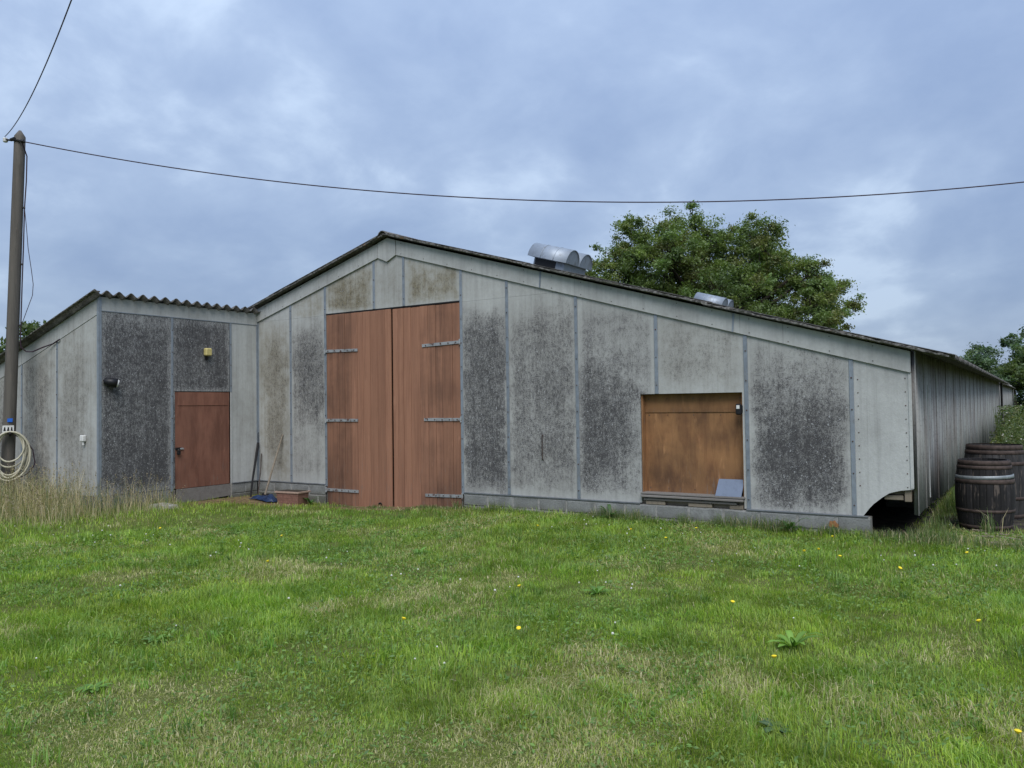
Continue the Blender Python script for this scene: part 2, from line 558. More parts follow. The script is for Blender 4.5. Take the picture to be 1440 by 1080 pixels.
M['slate'] = mat_simple('blue_grey_board', (0.155, 0.19, 0.26), 0.12, 3, 0.6, bump=0.03)
M['stave'] = mat_planks('blackened_oak', (0.036, 0.034, 0.036), (0.012, 0.011, 0.012), 2, (0.006, 0.006, 0.006))
M['stave_grey'] = mat_planks('greyed_oak', (0.075, 0.073, 0.075), (0.026, 0.024, 0.024), 2, (0.008, 0.008, 0.008))
M['hoop'] = mat_simple('rusty_hoop', (0.082, 0.060, 0.052), 0.5, 16, 0.75, 0.2)
M['hoop_pale'] = mat_simple('galvanised_hoop', (0.27, 0.30, 0.315), 0.35, 14, 0.5, 0.3)
M['bark'] = mat_simple('bark', (0.055, 0.045, 0.035), 0.4, 8, 0.95, bump=0.8)
M['leaf'] = mat_leaf('tree_leaves', 0.42)
M['grass'] = mat_leaf('grass_blades', 0.45)
M['petal'] = mat_simple('yellow_petals', (0.80, 0.62, 0.025), 0.12, 60, 0.7)
M['stem'] = mat_simple('green_stem', (0.10, 0.16, 0.04), 0.2, 30, 0.7)
M['clover'] = mat_simple('white_clover_heads', (0.66, 0.66, 0.60), 0.2, 80, 0.8)
M['rubble'] = mat_simple('pale_stone', (0.34, 0.33, 0.30), 0.3, 12, 0.9, bump=0.6)
M['old_timber'] = mat_planks('old_timber_ends', (0.26, 0.22, 0.17), (0.12, 0.10, 0.075), 0)


def mat_block():
    m, g = new_mat('concrete_block')
    off = g.m('MULTIPLY', g.rand, 23.0)
    vv = g.vadd(g.pos, g.comb(off, off, off))
    a = g.noise(vv, 5, 5, 0.6)
    b = g.noise(g.pos, 48, 4, 0.7)
    lich = g.noise(g.pos, 2.2, 5, 0.65)
    c = g.mix(g.mr(a, 0.3, 0.7), (0.275, 0.285, 0.275), (0.175, 0.18, 0.175))
    c = g.mix(g.m('MULTIPLY', g.rand, 0.6), c, (0.16, 0.165, 0.16))
    c = g.mix(g.m('MULTIPLY', g.mr(b, 0.45, 0.75), 0.5), c, (0.07, 0.07, 0.07))
    c = g.mix(g.m('MULTIPLY', g.mr(lich, 0.55, 0.72), 0.5), c, (0.10, 0.105, 0.07))
    x, y, z = g.sep(g.pos)
    splash = g.mr(g.m('ADD', z, g.m('MULTIPLY', lich, 0.35)), -0.02, 0.16, 1.0, 0.0)
    c = g.mix(g.m('MULTIPLY', splash, 0.65), c, (0.085, 0.082, 0.058))
    finish(g, c, 0.95, 0, 0.1, g.bump(b, 0.8, 0.010))
    return m


def mat_roof():
    m, g = new_mat('mossy_fibre_cement_roof')
    a = g.noise(g.obj, 3.0, 6, 0.65)
    b = g.noise(g.obj, 26, 5, 0.7)
    c = g.mix(g.mr(a, 0.35, 0.65), (0.155, 0.15, 0.145), (0.075, 0.072, 0.068))
    c = g.mix(g.mr(b, 0.50, 0.66), c, (0.035, 0.034, 0.030))
    k = g.noise(g.vadd(g.obj, (9, 2, 4)), 10, 4, 0.6)
    c = g.mix(g.m('MULTIPLY', g.mr(k, 0.60, 0.68), 0.7), c, (0.28, 0.27, 0.24))
    finish(g, c, 0.95, 0, 0.1, g.bump(b, 0.8, 0.012))
    return m


def mat_verge():
    m, g = new_mat('lichen_roof_edge')
    b = g.noise(g.pos, 22, 5, 0.7)
    a = g.noise(g.pos, 4, 5, 0.65)
    c = g.mix(g.mr(b, 0.40, 0.62), (0.19, 0.185, 0.175), (0.050, 0.048, 0.044))
    c = g.mix(g.m('MULTIPLY', g.mr(a, 0.45, 0.65), 0.7), c, (0.055, 0.06, 0.045))
    og = g.mr(g.noise(g.vadd(g.pos, (2, 2, 2)), 6, 4, 0.6), 0.56, 0.66)
    x, y, z = g.sep(g.pos)
    near_ridge = g.mr(z, 4.42, 4.72)
    c = g.mix(g.m('MULTIPLY', og, g.m('ADD', g.m('MULTIPLY', near_ridge, 0.95), 0.06)), c, (0.30, 0.13, 0.028))
    finish(g, c, 0.95, 0, 0.1, g.bump(b, 0.9, 0.015))
    return m


def mat_ground():
    m, g = new_mat('lawn_soil')
    a = g.noise(g.pos, 1.1, 5, 0.6)
    b = g.noise(g.pos, 16, 5, 0.7)
    f = g.noise(g.pos, 0.05, 4, 0.6)
    c = g.mix(g.mr(a, 0.35, 0.65), (0.095, 0.125, 0.028), (0.150, 0.150, 0.052))
    c = g.mix(g.m('MULTIPLY', g.mr(b, 0.42, 0.7), 0.75), c, (0.035, 0.045, 0.014))
    c = g.mix(g.m('MULTIPLY', g.mr(f, 0.4, 0.6), 0.5), c, (0.10, 0.13, 0.035))
    dirt = g.attr('dirt', 'GEOMETRY').outputs['Fac']
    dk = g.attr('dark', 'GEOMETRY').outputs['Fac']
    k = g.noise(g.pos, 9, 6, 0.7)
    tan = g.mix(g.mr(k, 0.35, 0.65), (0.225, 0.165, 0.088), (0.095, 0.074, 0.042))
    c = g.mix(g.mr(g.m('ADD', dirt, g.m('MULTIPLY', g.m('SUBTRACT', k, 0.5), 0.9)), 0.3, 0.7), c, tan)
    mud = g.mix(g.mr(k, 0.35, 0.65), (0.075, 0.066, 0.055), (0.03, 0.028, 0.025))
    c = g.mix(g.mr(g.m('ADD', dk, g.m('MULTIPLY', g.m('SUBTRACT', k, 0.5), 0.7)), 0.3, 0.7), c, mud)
    finish(g, c, 0.98, 0, 0.05, g.bump(g.m('ADD', b, k), 0.9, 0.03))
    return m


M['block'] = mat_block()
M['roof'] = mat_roof()
M['verge'] = mat_verge()
M['ground'] = mat_ground()


def mat_corrugated():
    m, g = new_mat('corrugated_wall_sheet')
    off = g.m('MULTIPLY', g.rand, 31.0)
    vv = g.vadd(g.pos, g.comb(0.0, off, 0.0))
    s = g.noise(g.vmul(vv, (6, 6, 0.4)), 1.0, 5, 0.62)
    b = g.noise(g.pos, 30, 4, 0.65)
    big = g.noise(vv, 0.8, 4, 0.6)
    x, y, z = g.sep(g.pos)
    c = g.mix(g.mr(s, 0.36, 0.66), (0.420, 0.425, 0.410), (0.275, 0.262, 0.252))
    c = g.mix(g.m('MULTIPLY', g.mr(big, 0.45, 0.68), 0.55), c, (0.185, 0.155, 0.145))
    darker = g.mr(g.m('ADD', z, g.m('MULTIPLY', big, 1.5)), 0.75, 1.55, 1.0, 0.0)  # darkens unevenly towards the foot of the sheets
    c = g.mix(g.m('MULTIPLY', darker, 0.6), c, (0.045, 0.047, 0.050))
    c = g.mix(g.m('MULTIPLY', g.mr(b, 0.5, 0.72), 0.45), c, (0.07, 0.07, 0.07))
    finish(g, c, 0.93, 0, 0.15, g.bump(b, 0.4, 0.006))
    return m


M['corrugated'] = mat_corrugated()

# ------------------------------------------------------------------ ground: one sheet out to the horizon
def axis(lo, hi, step, far):
    a = np.arange(lo, hi + 1e-6, step)
    out = np.concatenate([[-far], lo - np.geomspace(1, far * 0.6, 16)[::-1], a, hi + np.geomspace(1, far * 0.6, 16), [far]])
    return out


gx, gy = axis(-14, 14, 0.2, 900.0), axis(-14, 18, 0.2, 900.0)
GX, GY = np.meshgrid(gx, gy, indexing='ij')
GZ = gh(GX, GY)
nx, ny = len(gx), len(gy)
idx = np.arange(nx * ny).reshape(nx, ny)
quads = np.stack([idx[:-1, :-1], idx[1:, :-1], idx[1:, 1:], idx[:-1, 1:]], -1).reshape(-1, 4)
me = bpy.data.meshes.new('ground')
me.from_pydata(np.stack([GX, GY, GZ], -1).reshape(-1, 3).tolist(), [], quads.tolist())
me.polygons.foreach_set('use_smooth', [True] * len(me.polygons))


def dirt_at(x, y):
    """tan trodden earth before the doors and in the corner"""
    a = np.exp(-((x + 2.9) / 1.0) ** 2 - ((y + 0.60) / 0.72) ** 2) * 1.25
    b = np.exp(-((x + 0.3) / 1.5) ** 2 - ((y + 0.2) / 0.50) ** 2) * 1.0
    c = np.exp(-((x + 3.4) / 0.45) ** 2 - ((y + 1.2) / 0.9) ** 2) * 0.95
    return np.maximum(np.maximum(a, b), c)


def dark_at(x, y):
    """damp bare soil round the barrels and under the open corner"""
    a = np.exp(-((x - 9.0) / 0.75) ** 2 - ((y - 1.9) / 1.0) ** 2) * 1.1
    b = np.exp(-((x - 8.05) / 0.28) ** 2 - ((y - 0.7) / 0.9) ** 2) * 1.2  # dark ground in the broken corner
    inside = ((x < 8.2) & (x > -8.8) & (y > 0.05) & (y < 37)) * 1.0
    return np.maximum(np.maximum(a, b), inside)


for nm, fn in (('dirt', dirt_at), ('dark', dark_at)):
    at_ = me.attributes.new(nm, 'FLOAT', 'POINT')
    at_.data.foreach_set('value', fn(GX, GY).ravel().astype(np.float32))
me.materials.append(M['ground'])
ground = bpy.data.objects.new('ground', me)
COL.objects.link(ground)
tag(ground, kind='structure')

# ------------------------------------------------------------------ the long barn
ZP, ZA, XA, S, FH = 0.073, 4.355, -0.187, 0.289, 0.266
XS = [-3.769, -2.779, -1.804, -0.545, 0.174, 1.449, 2.391, 3.683, 5.0, 6.323, 7.676, 8.36]
XL = -8.73                      # hidden left end of the gable
RISE = 0.006                    # the long side climbs slightly with the ground
ZJ = 3.325                      # joint between the tall sheets and the pieces above
top = lambda x: ZA - S * abs(x - XA)

barn = thing('barn', (0, 0, -0.2), 'long low gabled barn of stained grey panels with tall red-brown double doors', 'barn')

STAINS = {}


def panel(poly, name='panel', parent=barn, plane='y', face=0.0, thick=0.03, st=0.0, warm=0.0, u=(0.12, 0.88), v=(0.05, 0.9), mat='fibre'):
    mb = MB()
    if plane == 'y':
        mb.prism(poly, 'y', face, face + thick)
    else:
        mb.prism(poly, 'x', face - thick, face)
    o = mb.build(name, M[mat], parent)
    uv_planar(o, 0 if plane == 'y' else 1, 2)
    o['st'], o['warm'] = float(st), float(warm)
    o['u0'], o['u1'], o['v0'], o['v1'] = float(u[0]), float(u[1]), float(v[0]), float(v[1])
    return o


e = 0.005


def gable_panel(a, b, z0, z1=None, **k):
    """panel between two strips; z1 None means up to the fascia line"""
    a2, b2 = a + e, b - e
    if z1 is not None:
        poly = [(a2, z0), (b2, z0), (b2, z1), (a2, z1)]
    else:
        tops = [(b2, top(b2) + 0.03)]
        if a2 < XA < b2:
            tops.append((XA, top(XA) + 0.03))
        tops.append((a2, top(a2) + 0.03))
        poly = [(a2, z0), (b2, z0)] + tops
    return panel(poly, **k)


x = XS
DZ = 3.335                       # top of the big doorway
gable_panel(x[0], x[1], ZP, ZJ, st=0.42, warm=0.75, u=(0.25, 0.85), v=(0.1, 0.93))
gable_panel(x[0], x[1], ZJ + 0.0025, st=0.05, warm=0.3)
gable_panel(x[1], x[2], ZP, ZJ, st=0.66, warm=0.25, u=(0.08, 0.95), v=(0.42, 0.97))
gable_panel(x[1], x[2], ZJ + 0.0025, st=0.20, warm=0.9, u=(0.1, 0.9), v=(0, 0.7))
gable_panel(x[2], x[3], DZ + 0.02, st=0.40, warm=1.0, u=(0.15, 0.95), v=(0.05, 0.75))
gable_panel(x[3], x[4], DZ + 0.02, st=0.14, warm=0.5, u=(0.1, 0.9), v=(0.05, 0.7))
gable_panel(x[4], x[5], DZ + 0.02, st=0.36, warm=1.0, u=(0.1, 0.9), v=(0.08, 0.62))
gable_panel(x[5], x[6], ZP, ZJ, st=0.80, warm=0.15, u=(0.0, 1.0), v=(0.0, 0.9))
gable_panel(x[5], x[6], ZJ + 0.0025, st=0.12, warm=0.2)
gable_panel(x[6], x[7], ZP, ZJ, st=0.60, warm=0.2, u=(0.02, 0.98), v=(0.12, 0.86))
gable_panel(x[6], 3.31, ZJ + 0.0025, st=0.1, warm=0.2)
WX0, WX1, WZ0, WZ1 = 4.732, 6.257, 0.20, 1.681
panel([(x[7] + e, ZP), (WX0, ZP), (WX0, WZ1), (x[8] - e, WZ1), (x[8] - e, top(x[8]) + .03), (x[7] + e, top(x[7]) + .03)],
      st=0.78, warm=0.12, u=(-.05, 0.70), v=(0.0, 0.66))
gable_panel(x[8], x[9], WZ1, st=0.33, warm=0.35, u=(0.05, 0.9), v=(0.2, 0.75))
gable_panel(x[9], x[10], ZP, st=0.84, warm=0.12, u=(0.08, 0.94), v=(0.03, 0.68))
panel([(WX1, ZP), (x[9] - e, ZP), (x[9] - e, WZ1), (WX1, WZ1)], st=0.1, warm=0.2)
# corner sheet with a bite broken out of its foot
panel([(x[10] + e, ZP), (7.78, ZP), (7.80, .10), (7.86, .18), (7.90, .225), (7.94, .26), (8.0, .312), (8.04, .34), (8.085, .372), (8.14, .39), (8.22, .412), (8.36, .43),
       (8.36, top(8.36) + .03), (x[10] + e, top(x[10]) + .03)], st=0.03, warm=0.1, mat='fascia')
# hidden stretch of the gable behind the lean-to
panel([(XL, ZP), (x[0] - 0.05, ZP), (x[0] - 0.05, top(x[0])), (XL, top(XL))], face=0.05, st=0.3)


def strip(xc, z0, z1, w=0.056, parent=barn, plane='y', face=0.0, name='joint_strip'):
    mb = MB()
    if plane == 'y':
        mb.bbox(xc - w / 2, xc + w / 2, face - 0.012, face - 0.0005, z0, z1, 0.004)
        q = z0 + 0.12
        while q < z1 - 0.05:
            mb.box(xc - 0.008, xc + 0.008, face - 0.019, face - 0.011, q, q + 0.016, 1)
            q += 0.41
    else:
        mb.bbox(face + 0.0005, face + 0.012, xc - w / 2, xc + w / 2, z0, z1, 0.004)
        q = z0 + 0.12
        while q < z1 - 0.05:
            mb.box(face + 0.011, face + 0.019, xc - 0.008, xc + 0.008, q, q + 0.016, 1)
            q += 0.41
    t_ = random.uniform(-.004, .004)
    mb.v = [(p[0] + (p[2] - z0) * t_, p[1], p[2]) if plane == 'y' else (p[0], p[1] + (p[2] - z0) * t_, p[2]) for p in mb.v]
    return mb.build(name, [M['strip'], M['screw']], parent)


for i, z0 in ((1, ZP), (2, ZP - .04), (3, DZ + .02), (4, DZ + .02), (5, ZP - .04), (6, ZP), (7, ZP), (8, WZ1), (9, ZP), (10, ZP)):
    strip(x[i], z0, top(x[i]) - 0.004)
MB().bbox(x[0] + .001, x[0] + .035, -0.012, -0.0005, ZP, top(x[0]) - 0.01, .004).build('corner_strip', M['strip'], barn)
MB().bbox(8.332, 8.372, -0.010, -0.0005, .44, top(8.36) - .005, .004).build('corner_strip', M['fascia'], barn)

# nail heads on the pale corner sheet and along the fascia, too small to pick apart
mb = MB()
for q in np.arange(0.45, 1.95, 0.17):
    for xx in (7.75, 8.30):
        if top(xx) > q + .05:
            mb.box(xx - .006, xx + .006, -0.006, 0.002, q, q + .012)
for xx in np.arange(-3.5, 8.3, 0.52):
    for dz_ in (0.035, 0.225):
        zz = top(xx) + dz_
        mb.box(xx - .006, xx + .006, -0.035, -0.028, zz, zz + .012)
tag(mb.build('nail_heads', M['screw'], barn), kind='stuff')


# fascia boards following the gable
def fascia(a, b, parent=barn):
    a2, b2 = a + .004, b - .004
    poly = [(a2, top(a2)), (b2, top(b2)), (b2, top(b2) + FH), (a2, top(a2) + FH)]
    return panel(poly, 'fascia_board', parent, 'y', -0.03, 0.027, st=0.02, warm=0.2, mat='fascia')


for a, b in ((x[0] + .002, -3.39), (-3.39, -0.42), (0.02, 3.04), (3.04, 6.15), (6.15, 8.372)):
    fascia(a, b)
for xx in (3.04, 6.15):
    mb = MB()
    mb.prism([(xx - .012, top(xx) + .0), (xx + .012, top(xx) + .0), (xx + .035, top(xx) + FH - .004), (xx + .005, top(xx) + FH - .004)], 'y', -.036, -.031)
    mb.build('fascia_joint', M['strip'], barn)
panel([(-0.412, 4.285), (-0.20, 4.195), (0.012, 4.295), (0.012, top(.012) + FH), (XA, top(XA) + FH + .01), (-0.412, top(-.412) + FH)],
      'apex_board', barn, 'y', -0.036, 0.033, st=0.04, warm=0.2, mat='fascia')

# ridge of the lower fascia edge casts its own line: a thin drip lath under the boards
# plinth of concrete blocks
plinths = [MB().box(a, b, -0.012, 0.18, -0.6, 0.052).build('plinth', M['mortar'], barn) for a, b in ((1.475, 7.855), (-3.765, -1.83))]
BW = 0.474
blk = MB().bbox(0, BW, -0.020, 0.1, 0, 0.180, 0.010).mesh('block')
blk.materials.append(M['block'])
half = MB().bbox(0, 0.224, -0.020, 0.1, 0, 0.180, 0.010).mesh('block_half')
half.materials.append(M['block'])
for row, z0 in enumerate((-0.138, -0.336, -0.534)):
    for plinth, (a, b) in zip(plinths, ((1.478, 7.86), (-3.76, -1.83))):
        q = a - (0.25 if row % 2 else 0.0)
        while q < b - 0.05:
            if q < a:
                piece('block', half, plinth, (a, random.uniform(-.003, .003), z0))
            elif q + BW > b:
                w = b - q
                if w > 0.06:
                    o = piece('block', blk, plinth, (q, random.uniform(-.003, .003), z0), scale=(w / BW, 1, 1))
            else:
                piece('block', blk, plinth, (q, random.uniform(-.006, .006), z0 + random.uniform(-.004, .003)), (random.uniform(-.01, .01), random.uniform(-.008, .008), 0), (random.uniform(.975, 1.01), 1, random.uniform(.97, 1.01)))
            q += 0.5
for a, b in ((1.48, WX0 - .02), (6.29, 7.84), (-3.73, -1.84)):
    MB().bbox(a, b, -0.03, -0.001, 0.053, 0.0725, 0.003).build('drip_strip', M['dark_strip'], barn)
rs = MB()
rs.prism([(7.36, -.075), (7.385, -.10), (7.43, -.088), (7.475, -.098), (7.485, -.06), (7.455, -.035), (7.44, -.005), (7.405, -.022), (7.375, -.015), (7.37, -.045)], 'y', -0.031, -0.027)
rust_mat = mat_simple('ochre_rust_patch', (0.36, 0.17, 0.07), 0.4, 30, 0.9)
rs.build('rust_patch', rust_mat, barn)

# big double doors
def leaf(edges, z0, z1, ydepth, straps, hinge_side, dirt):
    l = MB()
    l.box(edges[0] + .02, edges[-1] - .03, ydepth + 0.028, ydepth + 0.06, z0 + .02, z1 - .01)
    lf = l.build('door_leaf', M['door'], barn)
    lf['dirt'] = 0.2
    for i in range(len(edges) - 1):
        a, b = edges[i], edges[i + 1]
        jz = random.uniform(-.012, .008)
        o = MB().bbox(a + .0025, b - .0025, ydepth + random.uniform(-.004, .004), ydepth + .026, z0 + jz, z1 - random.uniform(0, .004), .003).build('plank', M['door'], lf)
        uv_planar(o, 0, 2)
        o['dirt'] = dirt[i]
    for a, b, za_, zb_ in straps:
        s_ = MB()
        s_.prism([(a, za_ - .026), (b, zb_ - .026), (b, zb_ + .026), (a, za_ + .026)], 'y', ydepth - .016, ydepth - .004)
        n_ = 5
        for k in range(n_):
            t = (k + .5) / n_
            s_.box(a + (b - a) * t - .010, a + (b - a) * t + .010, ydepth - .023, ydepth - .015, za_ + (zb_ - za_) * t - .010, za_ + (zb_ - za_) * t + .010, 1)
        hx = a if hinge_side < 0 else b
        hz = za_ if hinge_side < 0 else zb_
        s_.tube([(hx, ydepth - .018, hz - .05), (hx, ydepth - .018, hz + .05)], .016, 8, mi=0)
        s_.build('hinge_strap', [M['strap'], M['screw']], lf)
    return lf


leaf([-1.772, -1.615, -1.45, -1.285, -1.12, -0.965, -0.83, -0.645, -0.46, -0.27, -0.132], -0.325, 3.325, -0.016,
     ((-1.80, -0.95, 2.63, 2.615), (-1.79, -0.95, 1.30, 1.30), (-1.79, -0.95, -0.03, -0.03)), -1, [.6, .55, .55, .45, .25, .1, .08, .1, .08, .1])
leaf([-0.10, 0.02, 0.15, 0.32, 0.53, 0.71, 0.88, 1.03, 1.25, 1.415], -0.33, 3.32, 0.0,
     ((0.59, 1.42, 2.615, 2.64), (0.62, 1.43, 1.31, 1.31), (0.63, 1.44, -0.02, 0.0)), 1, [.1, .15, .1, .12, .4, .45, .6, .4, .45])
MB().bbox(-1.80, 1.42, -0.006, 0.09, 3.328, 3.35, .003).build('door_track', M['dark_metal'], barn)
MB().bbox(-1.80, -1.775, -0.004, 0.07, -0.33, 3.326, .003).build('door_jamb', M['grey_wood_z'], barn)
MB().bbox(1.418, 1.446, -0.004, 0.07, -0.33, 3.326, .003).build('door_jamb', M['grey_wood_z'], barn)
MB().tube([(-0.46, -.01, -0.24), (-0.44, -.03, -.22), (-0.40, -.03, -.21), (-0.385, -.012, -.25)], .012, 7).build('door_catch', M['dark_metal'], barn)

# hatch: recessed plywood in the right-hand opening
ht = MB().box(WX0 + .02, WX1 - .001, 0.150, 0.17, WZ0 + .03, WZ1).build('hatch_board', M['plywood'], barn)
uv_planar(ht, 0, 2); ht['dirt'] = 0.7
sw = MB()
for a in (WX0 + .08, 5.1, 5.5, 5.9, WX1 - .07):
    for b in (WZ0 + .08, 1.36, 1.60):
        sw.box(a - .007, a + .007, .131 if b > 1.5 else .146, .150, b, b + .013)
tag(sw.build('screw_heads', M['screw'], ht), kind='stuff')
tp = MB().bbox(WX0 + .02, WX1 - .002, 0.137, 0.149, 1.405, WZ1 - .002, .002).build('hatch_head_board', M['plywood'], barn)
uv_planar(tp, 0, 2); tp['dirt'] = 0.5
lj = MB().bbox(WX0 + .001, WX0 + .022, 0.031, 0.17, WZ0 + .03, WZ1 - .002, .002).build('hatch_reveal', M['plywood'], barn)
lj['dirt'] = 0.4
MB().bbox(WX0 - .02, WX1 + .02, 0.031, 0.19, WZ1 + .001, WZ1 + .04, .003).build('hatch_lintel', M['grey_wood'], barn)
rj = MB().bbox(WX1 - .02, WX1 - .001, 0.031, 0.15, WZ0 + .03, WZ1 - .002, .002).build('hatch_reveal', M['plywood'], barn)
for (a, b, y0, y1, z0, z1) in ((WX0 + .005, WX1 + .015, -0.055, 0.15, 0.205, 0.232), (WX0 + .01, WX1 + .0, -0.07, 0.12, 0.165, 0.198), (WX0 + .04, WX1 - .1, -0.035, 0.10, 0.118, 0.155)):
    MB().bbox(a, b, y0, y1, z0, z1, .005).build('sill_board', M['grey_wood'], barn)
for a, b in ((4.80, 5.1), (5.45, 5.8), (6.05, 6.24)):
    MB().bbox(a, b, -0.015, 0.12, 0.056, 0.112, .006).build('sill_block', M['old_timber'], barn)
MB().bbox(WX0 - .006, WX1 + .006, .05, .17, .056, .204, .004).build('sill_backing', M['old_timber'], barn)

# open corner: timbers, added low wall against light leaks
for (a, b, y0, y1, z0, z1) in ((8.02, 8.24, .06, .5, .285, .345), (8.06, 8.33, .10, .6, .35, .40), (8.255, 8.335, .04, .14, .27, .42)):
    MB().bbox(a, b, y0, y1, z0, z1, .006).build('corner_timber', M['old_timber'], barn)
MB().box(7.60, 8.16, 3.2, 37.0, -.5, 0.2).build('side_light_stop', M['block'], barn)  # unseen, added to keep light from leaking in under the side sheets


# corrugated sheets
def wave_mesh(name, L, W, pitch, amp, th, seg=8, smooth=True, split=1):
    """sheet: length along local x, waves along local y, top at +z"""
    nw = int(round(W / pitch * seg))
    ys = np.linspace(0, W, nw + 1)
    zs = amp * np.cos(2 * np.pi * ys / pitch)
    xs_ = np.linspace(0, L, split + 1)
    vs, fs = [], []
    for t in (th / 2, -th / 2):
        for xx in xs_:
            for yy, zz in zip(ys, zs):
                vs.append((xx, yy, zz + t))
    n = nw + 1
    o = len(xs_) * n
    for i in range(split):
        for j in range(nw):
            a = i * n + j
            fs.append((a, a + n, a + n + 1, a + 1))
            fs.append((o + a, o + a + 1, o + a + n + 1, o + a + n))
    for j in range(nw):
        fs.append((j, j + 1, o + j + 1, o + j))
        a = split * n + j
        fs.append((a + 1, a, o + a, o + a + 1))
    for i in range(split):
        a = i * n
        fs.append((a + n, a, o + a, o + a + n))
        b = i * n + nw
        fs.append((b, b + n, o + b + n, o + b))
    me_ = bpy.data.meshes.new(name)
    me_.from_pydata(vs, [], fs)
    if smooth:
        me_.polygons.foreach_set('use_smooth', [k < 2 * split * nw for k in range(len(fs))])
    return me_


SL = math.hypot(1, S)
ang = math.atan(S)
BARN_LEN = 37.2
PITCH_W = 0.177
ridge_z = ZA + FH + 0.035
XE = 8.72                        # eave edge
roof = MB()
# purlin deck below the sheets keeps the inside dark
roof.add([(XA, -.02, ridge_z - .07), (XE - .35, -.02, ridge_z - .07 - S * (XE - .35 - XA)), (XE - .35, BARN_LEN, ridge_z - .07 - S * (XE - .35 - XA) + RISE * BARN_LEN), (XA, BARN_LEN, ridge_z - .07 + RISE * BARN_LEN),
          (XL + .0, -.02, ridge_z - .07 + S * (XL - XA)), (XL, BARN_LEN, ridge_z - .07 + S * (XL - XA) + RISE * BARN_LEN)],
         [(0, 1, 2, 3), (4, 0, 3, 5)])
roof = roof.build('roof', M['roof'], barn)
run = XE - XA
NROW = 3
seg_run = run / NROW
sheet_r = wave_mesh('roof_sheet', (seg_run + 0.14) * SL, PITCH_W * 6, PITCH_W, 0.026, 0.008, 6)
sheet_r.materials.append(M['roof'])
runl = XA - (XL - .3)
sheet_l = wave_mesh('roof_sheet_left', (runl / NROW + 0.14) * SL, PITCH_W * 6, PITCH_W, 0.026, 0.008, 6)
sheet_l.materials.append(M['roof'])
W_SHEET = PITCH_W * 6
yy = -0.13
cols = []
while yy < BARN_LEN:
    cols.append(yy); yy += W_SHEET
for yi, yy in enumerate(cols):
    for r in range(NROW):
        xx = XA + r * seg_run
        lift = 0.012 * (NROW - r) + random.uniform(-.003, .003)
        piece('roof_sheet', sheet_r, roof, (xx, yy, ridge_z - S * (xx - XA) + lift + RISE * yy), (0, ang, 0))
        xl = XA - r * runl / NROW
        piece('roof_sheet', sheet_l, roof, (xl, yy + W_SHEET, ridge_z - S * (XA - xl) + lift + RISE * yy), (0, ang, math.pi))


# weathered sheet edge along the verge, lumpy with moss
def verge(x0, x1, y0, zfun, name='verge_edge', parent=None, seed=0, axis_='x', k=1.0):
    r = random.Random(seed)
    n = max(3, int(abs(x1 - x0) / 0.045))
    vs, fs = [], []
    for i in range(n + 1):
        q = x0 + (x1 - x0) * i / n
        zt = zfun(q)
        up_ = k * (0.022 + 0.013 * math.sin(q * 9.0 + seed) * r.random() + r.uniform(-.006, .008))
        dn_ = 0.006 + r.uniform(-.004, .004)
        fo = r.uniform(-.006, .006)
        for yy_, zz_ in ((y0 + fo, zt - dn_), (y0 + fo * .6, zt + up_ * .7), (y0 + .03, zt + up_), (y0 + .13, zt + up_ * .8), (y0 + .13, zt - dn_)):
            vs.append((q, yy_, zz_) if axis_ == 'x' else (yy_, q, zz_))
    for i in range(n):
        for j in range(5):
            j2 = (j + 1) % 5
            f_ = (i * 5 + j, (i + 1) * 5 + j, (i + 1) * 5 + j2, i * 5 + j2)
            fs.append(f_ if x1 > x0 else f_[::-1])
    fs.append((0, 1, 2, 3, 4)); fs.append(tuple(n * 5 + k for k in (4, 3, 2, 1, 0)))
    return MB().add(vs, fs).build(name, M['verge'], parent)


rz = lambda q: ridge_z - S * abs(q - XA)
for r in range(NROW):
    a, b = XA + r * seg_run, XA + (r + 1) * seg_run
    verge(a, b + .08, -0.15, lambda q, r=r: rz(q) + 0.012 * (NROW - r) - .012, parent=roof, seed=r)
verge(XA, x[0] + .02, -0.15, lambda q: rz(q) + 0.008, parent=roof, seed=8)
# half-round ridge cap
cap = MB()
n = 9
for y0, y1 in ((-0.17, 6.0), (6.02, 20.0), (20.02, BARN_LEN + .1)):
    vs, fs = [], []
    prof = [(-.30, -.30 * S + .030), (-.17, -.17 * S + .034), (-.11, .01), (-.08, .055), (-.035, .083), (.02, .083), (.07, .055), (.10, .01), (.17, -.17 * S + .034), (.30, -.30 * S + .030)]
    prof = prof + [(a * .96, b - .014) for a, b in prof[::-1]]
    m_ = len(prof)
    for yy in (y0, y1):
        for a, b in prof:
            vs.append((XA + a, yy, ridge_z + b + RISE * max(yy, 0)))
    for k in range(m_):
        k2 = (k + 1) % m_
        fs.append((k, k2, m_ + k2, m_ + k))
    for k in range(m_ // 2 - 1):
        fs.append((k, k + 1, m_ - 2 - k, m_ - 1 - k)[::-1])
        fs.append((m_ + k, m_ + k + 1, 2 * m_ - 2 - k, 2 * m_ - 1 - k))
    cap.add(vs, fs)
cap.build('ridge_cap', M['verge'], roof)

